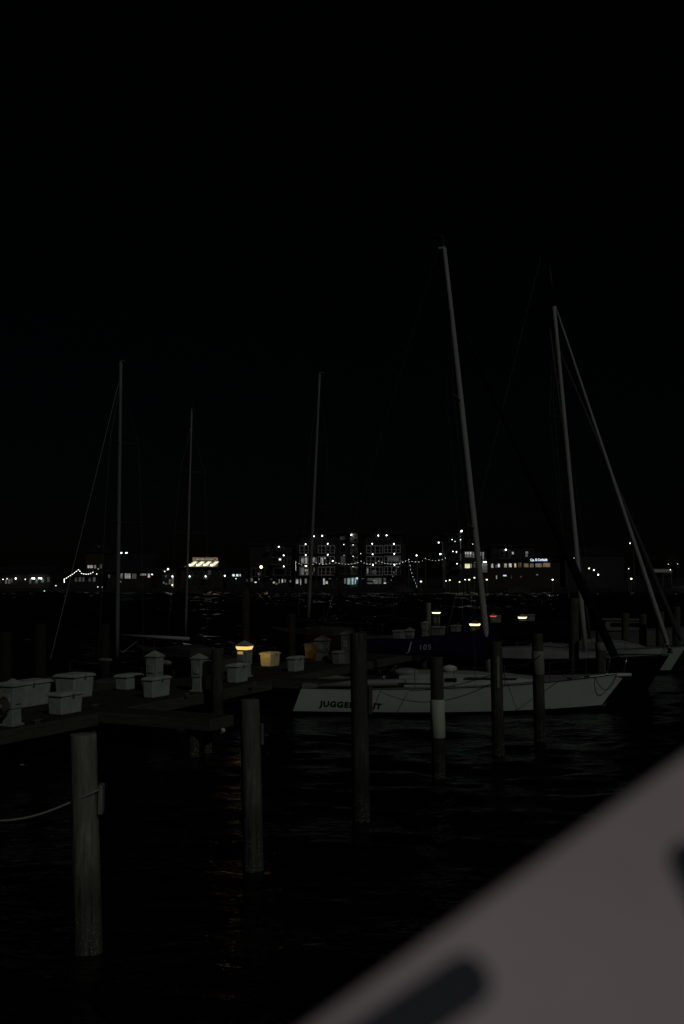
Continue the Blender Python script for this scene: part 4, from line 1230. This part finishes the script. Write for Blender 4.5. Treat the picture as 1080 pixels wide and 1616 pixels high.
for x, y, a in ((300, 909.6, 1), (325.2, 909.6, 1), (355.5, 908.6, 0)):
    fr.lamp(x, y, d=-.5, m=G_lamp2, r=.22)
    if a:
        slab(fr, 'awning', x - 3.4, x + 4.2, 909.8, 914.5, -1.9, -.05, M_awn, .05)
for x0, x1, y0, y1 in ((329, 333, 900, 907), (338, 341, 901, 910), (345, 348, 900, 910), (305, 312, 902, 908)):
    fr.window(x0, x1, y0, y1, pane_mat(GREY, .016, .8) if x0 == 329 else Wd, 1)
slab(fr, 'ridge_roof', 284, 354, 885, 894.6, -.6, 6, M_roof, .2).location.z -= .35

kb = Place('kiosk', 'small kiosk with a bracket lamp and a lit white pillar left of the floodlit roof', 'kiosk', 255, 278, 281)
kb.block('wall', 256, 277, 901, None, 0, 5, M_wall2)
kb.block('roof', 254.5, 278.5, 898.8, 900.8, -.8, 5.5, M_roof)
kb.lamp(266.7, 898.2, d=-1.2, r=.22); kb.lamp(273.6, 923.3, d=-1.3, m=G_warm, r=.18)
kb.block('pillar', 271.8, 275, 909, 926.5, -.55, -.25, M_trim)
kb.block('lamp_arm', 258, 266, 899.6, 900.6, -1.1, -.95, M_trim)
kb.lamp(273.2, 909.6, d=-.9, m=G_lamp2, r=.22); kb.lamp(241.2, 906.4, d=-.7, m=G_lamp2, r=.16); kb.lamp(261, 901.8, d=-.75, m=MATS['lamp_faint'], r=.2)
for x0, x1, y0, y1, st in ((258, 260, 918, 921, .16), (261, 263.5, 907.5, 911, .05), (262, 264, 920.5, 922.5, .14), (267, 270, 914, 922, .05)):
    kb.window(x0, x1, y0, y1, pane_mat(GREY, st, .8))

bar = Place('bar_building', 'small dark waterside bar with two glowing screens and a green lit corner', 'bar', 358, 386, 282)
bar.block('wall', 358, 386, 901, None, 0, 8, M_wall)
slab(bar, 'roof', 356, 388, 895, 901.6, -.9, 6, M_roof, .2)
for x0, x1 in ((367, 370.8), (373, 376.6), (378.8, 380)):
    bar.window(x0, x1, 906, 909.6, pane_mat((.78, .88, 1), .95, .25))
bar.lamp(373, 913.2, d=-.4, m=G_green, r=.19)
bar.block('green_post', 372, 374, 914.5, 922, -.5, -.2, M_awn)

# --- left: gabled house, long low hall, far left terrace -----------------------------------------------
def gable_roof(pl, px0, px1, py_eave, py_ridge, d0, d1, m):
    x0, x1, xm = pl.X(px0), pl.X(px1), pl.X((px0 + px1) / 2)
    z0, z1 = pl.Z(py_eave), pl.Z(py_ridge)
    vs = [(x0, pl.Y + d0, z0), (x1, pl.Y + d0, z0), (xm, pl.Y + d0, z1), (x0, pl.Y + d1, z0), (x1, pl.Y + d1, z0), (xm, pl.Y + d1, z1)]
    return MB().add(vs, [(0, 1, 2), (5, 4, 3), (0, 2, 5, 3), (1, 4, 5, 2), (0, 3, 4, 1)]).build('roof', m, pl.t, world=True)
gh = Place('gabled_house', 'dark gabled house above the short string of lights at left, lit upstairs', 'house', 135, 164, 290)
gh.block('wall', 136, 163, 872, None, 0, 10, M_wall2)
gable_roof(gh, 133.5, 165.5, 872, 858, -.5, 10.5, M_roof)
for x0, x1, y0, y1, m in ((138.5, 141.5, 892, 896.5, pane_mat((.95, .95, .65), .34, .4)), (142.5, 147, 892, 896.5, pane_mat((.95, .95, .65), .30, .6)), (149.3, 151.7, 892, 896.8, pane_mat((.95, .95, .6), .26)), (154.3, 156.3, 896.8, 898.8, pane_mat(GREY, .32)), (158, 161, 890.5, 897, pane_mat(GREY, .03, .8)), (149, 151, 862, 867, pane_mat(GREY, .014)), (153.5, 156.5, 862, 868, pane_mat(GREY, .016))):
    gh.window(x0, x1, y0, y1, m)
pv = Place('pavilion', 'low dark pavilion under the short string of lights at left', 'pavilion', 108, 156, 279)
pv.block('wall', 110, 155, 909, None, .5, 6, M_wall)
slab(pv, 'roof', 108, 156, 905.6, 909.2, -.6, 6, M_roof, .15)
for x0, x1, st in ((124, 128, .045), (130, 133, .05), (140, 143, .03), (146.5, 150.5, .06), (118, 121.5, .03)):
    pv.window(x0, x1, 911, 917.5, pane_mat(GREY, st, .7), d=.49)
hl = Place('waterside_hall', 'long low hall with a row of dim lit windows right of the tall left mast', 'hall', 170, 238, 284)
hl.block('wall', 170, 238, 901, None, 0, 12, M_wall2)
slab(hl, 'roof', 168, 240, 872, 901.4, -1, 9, M_roof, .25)
for x0, x1, y0, y1, m in ((190.5, 193.8, 905, 913, pane_mat(WHITE, .12, .8)), (192.6, 193.8, 905, 907, pane_mat(WHITE, .4)), (197.5, 206.5, 905, 913, pane_mat((.9, .92, .75), .24, .7)), (209.3, 215.5, 905, 913, pane_mat(GREY, .065, .7)), (221.7, 231, 905, 908, pane_mat(GREY, .24, .8)), (233.8, 237.2, 905, 911.5, pane_mat((.95, .95, .8), .36, .6)), (171.5, 174, 907, 912, pane_mat(GREY, .05, .7)), (189, 192, 917.3, 918.6, pane_mat(WHITE, .22))):
    hl.window(x0, x1, y0, y1, m, 2 if x1 - x0 > 5 else 0)
b = MB()
for x in (191.3, 199.6):
    fl_ = thing('floodlight', 'bright floodlight on the dark hall roof, %s' % ('touching the tall left mast in view' if x < 195 else 'a step right of its twin'), 'floodlight', (fx(x, 285), 285, fz(872.6, 285)), 0, 'roof floodlights of the hall')
    MB().box((0, -.18, 0), (.62, .06, .36)).build('lens', glow('flood_cool', (.75, .95, 1), 2.6), fl_, bevel=.02)
    MB().box((0, 0, 0), (.7, .28, .44)).build('housing', M_black, fl_, bevel=.03)
    MB().tube([(0, .1, -.2), (0, .3, -2.0)], .05, 6).build('stand', M_pole, fl_)
ft_ = Place('terrace_building', 'low terrace building at the far left edge with dim grey windows', 'building', -6, 82, 284)
ft_.block('wall', -8, 82, 903, None, 0, 10, M_wall2)
slab(ft_, 'roof', -9, 84, 893, 903.4, -.8, 6, M_roof, .2)
for x0, x1, y0, y1, st in ((-1, 1, 914, 921, .05), (9, 11.5, 915, 921, .075), (13.5, 17, 914, 921, .065), (18.5, 20.3, 913, 919, .03), (47.5, 49.5, 913.5, 920.5, .035), (57, 60, 914, 920, .02), (66, 70, 914, 919, .03), (75, 79, 911, 918, .02)):
    ft_.window(x0, x1, y0, y1, pane_mat(GREY, st, .7))
for x, y, r in ((7, 914.3, .14), (13.4, 913.3, .12), (27, 913, .22), (42, 914.2, .12), (53, 912.8, .19), (56, 912.8, .22), (63.6, 912.6, .19), (67, 912.7, .22)):
    ft_.lamp(x, y, d=-.9, r=r, m=G_lamp2 if r < .15 else None)

# --- right edge: white covered boat, lit tree, small lights ----------------------------------------------
rb = Place('waterfront_house', 'dark waterfront house behind the right hand masts with one small lit window', 'house', 890, 985, 296)
rb.block('wall', 892, 985, 876, None, 0, 10, M_wall)
gable_roof(rb, 890, 987, 876, 862, -.5, 10.5, M_roof)
for x0, x1, y0, y1, m in ((924.6, 928.6, 870.6, 875.4, pane_mat((.8, .78, .7), .16, .4)), (918.4, 919.8, 871, 875, pane_mat(GREY, .03)), (903.5, 908, 890, 894, pane_mat(GREY, .05, .9))):
    rb.window(x0, x1, y0, y1, m, d=-.01)
rb.lamp(905.7, 881, d=-.4, m=G_lamp2, r=.12)
for x, y, m in ((925.4, 897.2, G_warm), (932.8, 899.8, G_lamp2), (939.5, 907, G_lamp)):
    rb.lamp(x, y, d=-3.5, m=m, r=.2)

def bollard(px, py, Y, m, label, r=.16):
    x, z = fx(px, Y), fz(py, Y)
    t = thing('dock_light', label, 'dock light', (x, Y, 0), 0, 'small dock lights along the far shore')
    MB().tube([(0, 0, -.8), (0, 0, z - r * .6)], .09, 6).build('post', M_pole, t)
    MB().ball((0, 0, z), r, 8, 5, (1.3, 1, .8)).build('lamp', m, t, smooth=True)
for px, py, m, lab, r in (
        (50.3, 934.2, G_green, 'greenish dock light by the water at far left, lowest of three', .22), (71, 932.6, G_green, 'greenish dock light by the water, middle of three at left', .15), (90.7, 932.2, G_green, 'greenish dock light by the water, nearest the short light string', .2),
        (704, 916.8, G_lamp2, 'faint small dock light first in the row under the corner building', .12), (710, 915.6, G_warm, 'warm dock light second in the row under the corner building', .16), (725.4, 918.4, G_warm, 'warm dock light standing lowest in the row under the corner building', .16), (734, 914.9, G_lamp2, 'faint dock light left of the bright one under the lit window', .12), (740.5, 914.9, G_warm, 'warm dock light directly under the warm lit window', .18),
        (749, 911.8, G_lamp2, 'pale dock light touching the tall mast on its left', .16), (768.4, 914.8, G_warm, 'warm dock light right of the tall mast', .18), (872.2, 914.8, G_lamp, 'white dock light below the tan windows', .15), (996.3, 913.4, G_warm, 'yellow dock light under the slim lamp post at right', .22), (664.5, 917.7, G_warm, 'warm dock light right of the sail shaped dark tree', .2),
        (992.5, 897.6, G_lamp2, 'faint tiny dock light left of the furled headsail', .1), (155, 926.2, G_lamp2, 'faint dock light left of the tall left mast by the water', .09), (162, 926.6, MATS['lamp_faint'], 'very faint dock light beside another, left of the tall left mast', .09), (88.8, 924.2, MATS['lamp_faint'], 'very faint dock light above the greenish ones', .17)):
    bollard(px, py, 266.5 - random.uniform(0, 3), m, lab, r)

def far_boat(px0, px1, py_w, Y, fb, m, label, cabin=True):
    a, b_ = at_y(px0, py_w, Y), at_y(px1, py_w, Y)
    return motorboat(label, (a.x, Y), (b_.x, Y), min(3.4, abs(b_.x - a.x) * .32), fb, m, cabin)
far_boat(1096, 1030, 936, 262, 1.5, M_dim, 'dark motorboat moored below the lit tree at far right')
far_boat(80, 108, 938, 258, 1.2, M_dim, 'small dark motorboat under the short string of lights at far left', False)
far_boat(318, 290, 940, 250, 1.1, M_dim, 'small dark motorboat moored below the floodlit roof')
far_boat(800, 840, 934, 262, 1.4, M_dim, 'dark motorboat moored below the two storey restaurant')
far_boat(650, 612, 936, 262, 1.5, M_dim, 'dark motorboat moored below the sail shaped dark tree')
cv_ = Place('boat_canopy', 'long white boat canopy catching light at far right below the lit tree', 'canopy', 1030, 1062, 264)
slab(cv_, 'canopy', 1032, 1061, 897.8, 900.2, 0, 2.5, M_white, .5, px2=1034, px3=1060)
for x in (1034, 1047, 1060): cv_.block('pole', x - .4, x + .4, 901, 936, 0.2, .36, M_pole)
cv_.lamp(1059, 899.0, d=.3, m=G_lamp2, r=.10, name='lamp')

def leafy_tree(px, py0, py1, wpx, Y, label, m, name='tree', n=1400, conic=False, group=None, trunk_lean=0.0):
    x, z0, z1 = fx(px, Y), GZ, fz(py0, Y)
    zc0 = fz(py1, Y); w = wpx * Y / F / 2
    t = thing(name, label, 'tree', (x, Y, GZ), 0, group)
    hh = z1 - GZ
    tr = MB().tube([(0, 0, -.05), (trunk_lean * .4, 0, hh * .3), (trunk_lean, 0, hh * .62), (trunk_lean, .1, hh * .9)], [.22, .17, .10, .03], 8)
    cz0 = max(.8, zc0 - GZ)
    cl = []
    for k in range(9):
        a = random.uniform(0, 6.28); q = random.random()
        zc = cz0 + (hh - cz0) * q
        rr = (w * (1 - q) if conic else w * .75 * math.sqrt(max(.05, 1 - (2 * q - 1) ** 2)))
        cc = (trunk_lean + rr * .7 * math.cos(a), rr * .7 * math.sin(a), zc); cl.append((cc, max(.35, rr * .55)))
        tr.tube([(trunk_lean * .8, 0, max(.8, zc * .55)), (cc[0] * .6 + trunk_lean * .3, cc[1] * .6, zc * .85), cc], [.07, .05, .02], 5)
    tr.build('trunk', M_bark, t, smooth=True)
    b = MB()
    for i in range(n):
        if conic:
            q = random.random() ** 1.5; a = random.uniform(0, 6.28); rr = w * (1 - q) * math.sqrt(random.random()) * random.uniform(.75, 1.05)
            p = Vector((rr * math.cos(a), rr * math.sin(a), cz0 + (hh - cz0) * q))
        else:
            c_, r_ = random.choice(cl)
            p = Vector(c_) + Vector((random.gauss(0, 1), random.gauss(0, 1), random.gauss(0, .8))) * r_ * .6
        u = Vector((random.gauss(0, 1), random.gauss(0, 1), random.gauss(0, .6))).normalized()
        v = u.cross(Vector((random.gauss(0, 1), random.gauss(0, 1), random.gauss(0, 1)))).normalized()
        s_ = random.uniform(.10, .2)
        b.add([p - u * s_, p + v * s_ * .5, p + u * s_, p - v * s_ * .5], [(0, 1, 2, 3)])
    tag(b.build('crown', m, t), kind='stuff')
    return t
leafy_tree(1060, 879, 900, 30, 275, 'tree lit from below at the far right edge behind the white canopy', M_leaf, n=1800)
for px, py, m in ((1055.5, 884.5, G_warm), (1070, 884, G_warm)):
    x, z = fx(px, 272.5), fz(py + 6, 272.5)
    t = thing('lamp_post', 'low warm lamp among the leaves of the lit tree, %s' % ('left one' if px < 1060 else 'right one'), 'lamp post', (x, 272.5, GZ), 0, 'lamps in the lit tree')
    MB().tube([(0, 0, 0), (0, 0, z - GZ)], .05, 6).build('post', M_pole, t)
    MB().ball((0, 0, z - GZ), .07, 8, 5).build('lamp', G_warm, t, smooth=True)
leafy_tree(634, 886, 925, 34, 272, 'dark sail shaped conical tree in front of the apartments', M_leafd, n=1700, conic=True)
leafy_tree(419, 893, 906, 15, 276, 'leaning dark tree beside the yellowish lamp post', M_leafd, n=700, trunk_lean=1.2)
leafy_tree(535, 894, 912, 22, 279, 'dark round tree in front of the stairwell building left wing', M_leafd, n=900)
leafy_tree(245, 884, 912, 22, 288, 'dark tree between the long low hall and the kiosk', M_leafd, n=900)
leafy_tree(88, 878, 912, 40, 292, 'dark broad tree left of the gabled house', M_leafd, n=1300)

# --- strings of small bulbs ---------------------------------------------------------------------------
bm0 = None
def light_string(label, peaks, sag, step, Y, drop=None, r=.10, m=G_bulb):
    global bm0
    P = [Vector((fx(a, Y), Y, fz(b, Y))) for a, b in peaks]
    t = thing('light_string', label, 'string lights', P[0])
    w, pos = MB(), []
    for i in range(len(P) - 1):
        a, b = P[i], P[i + 1]
        pts = [a.lerp(b, q / 10) - Vector((0, 0, sag[i] / SF * 4 * (q / 10) * (1 - q / 10))) for q in range(11)]
        w.tube(pts, .012, 4)
        n = max(1, int((b - a).length / step))
        for k in range(n):
            q = k / n
            pos.append(a.lerp(b, q) - Vector((0, 0, sag[i] / SF * 4 * q * (1 - q) + .09)))
    pos.append(P[-1] - Vector((0, 0, .09)))
    if drop:
        d0 = P[0] - Vector((0, 0, drop / SF)); w.tube([P[0], d0], .012, 4)
        for k in range(1, 5): pos.append(P[0].lerp(d0, k / 4))
    w.build('wire', M_wire, t, world=True)
    base = MB().ball((0, 0, 0), r, 6, 4).build('bulb', m, t, smooth=True)
    for i, p in enumerate(pos):
        o = base if i == 0 else part_copy(base, t)
        o.location = p - P[0]
    return t
YS = 276
pk = [(467, 886.5), (499.3, 887.6), (525.5, 885.3), (570.2, 885.4), (598, 885.3), (645.5, 882.6), (672, 881), (703.5, 880.2)]
light_string('long string of white bulbs looping across the front of the apartments', pk, (5.2, 3.4, 4.6, 4.4, 5.6, 4.6, 3.6), .80, YS, 12.5, .052)
light_string('short bright string of bulbs rising to a peak at left over the pavilion', [(102, 913.5), (124, 898.6), (129, 904.2), (147, 902.6), (153, 905.2)], (.8, -.3, 2.2, .2), .60, YS - 2, 5, .085, glow('string_bulb_bright', (1, .97, .94), 6.0))
light_string('faint string of tiny bulbs climbing the left edge of the sail shaped tree', [(617.5, 915), (622, 903), (634.5, 885)], (.3, .3), .9, 271, None, .035, G_lamp2)
light_string('faint string of tiny bulbs down the right edge of the sail shaped tree', [(645.8, 886), (650, 904), (658, 925)], (.3, .3), .8, 271, None, .045, G_lamp2)
for i, (px, py) in enumerate(pk):
    nm_ = ('first pole at the left end, with a hanging drop of bulbs', 'pole before the left wing balconies', 'pole under the large white lamp', 'pole right of the open stairwell', 'pole before the right wing balconies', 'pole right of the sail shaped tree', 'pole midway to the corner building', 'last pole beside the corner building')[i]
    Xp = fx(px, YS)
    t = thing('light_pole', 'string light ' + nm_, 'pole', (Xp, YS + .1, GZ), 0, 'poles carrying the long light string')
    MB().tube([(0, 0, 0), (0, 0, fz(py, YS) - GZ + .12)], [.07, .045], 6).build('shaft', M_pole, t)

# ------------------------------------------------------------------ small things on the dock and boats
def cord(label, a, b, r=.012, m=M_drope, wig=.12):
    pts = []
    for i in range(19):
        q = i / 18
        p = a.lerp(b, q)
        pts.append(p + DN * wig * math.sin(q * 9 + a.x) * math.sin(math.pi * q) + Vector((0, 0, r + .004)))
    return tag(MB().tube(pts, r, 5).build('cable', m, smooth=True), label, 'cord', 'shore power cords on the dock')
def on_dock(px, py): return at_z(px, py, DZ + .01)
cord('dark power cord lying from the near left pedestal along the dock planks', on_dock(30, 1145), on_dock(168, 1112))
cord('dark power cord lying across the planks by the meter box pedestal', on_dock(322, 1092), on_dock(356, 1074), wig=.06)
cord('dark power cord lying beside the amber lit dock box', on_dock(396, 1070), on_dock(450, 1062), wig=.08)
for i, (px, py) in enumerate(((60, 1141), (152, 1116), (296, 1098), (402, 1080))):
    c = on_dock(px, py)
    t = thing('dock_cleat', ('galvanised cleat on the dock edge below the nearest dock box', 'galvanised cleat on the dock edge where the finger pier begins', 'galvanised cleat on the dock edge left of the meter box pedestal', 'galvanised cleat on the dock edge right of the box before the amber pedestal')[i], 'cleat', (c.x, c.y, DZ), DANG, 'cleats on the dock edge')
    MB().tube([(-.15, 0, .085), (-.06, 0, .07), (.06, 0, .07), (.15, 0, .085)], [.012, .02, .02, .012], 8).build('horns', M_trimd, t, smooth=True)
    for sx in (-.05, .05): MB().lathe([(.03, 0), (.018, .02), (.018, .07)], (sx, 0, 0), 8).build('leg', M_trimd, t)
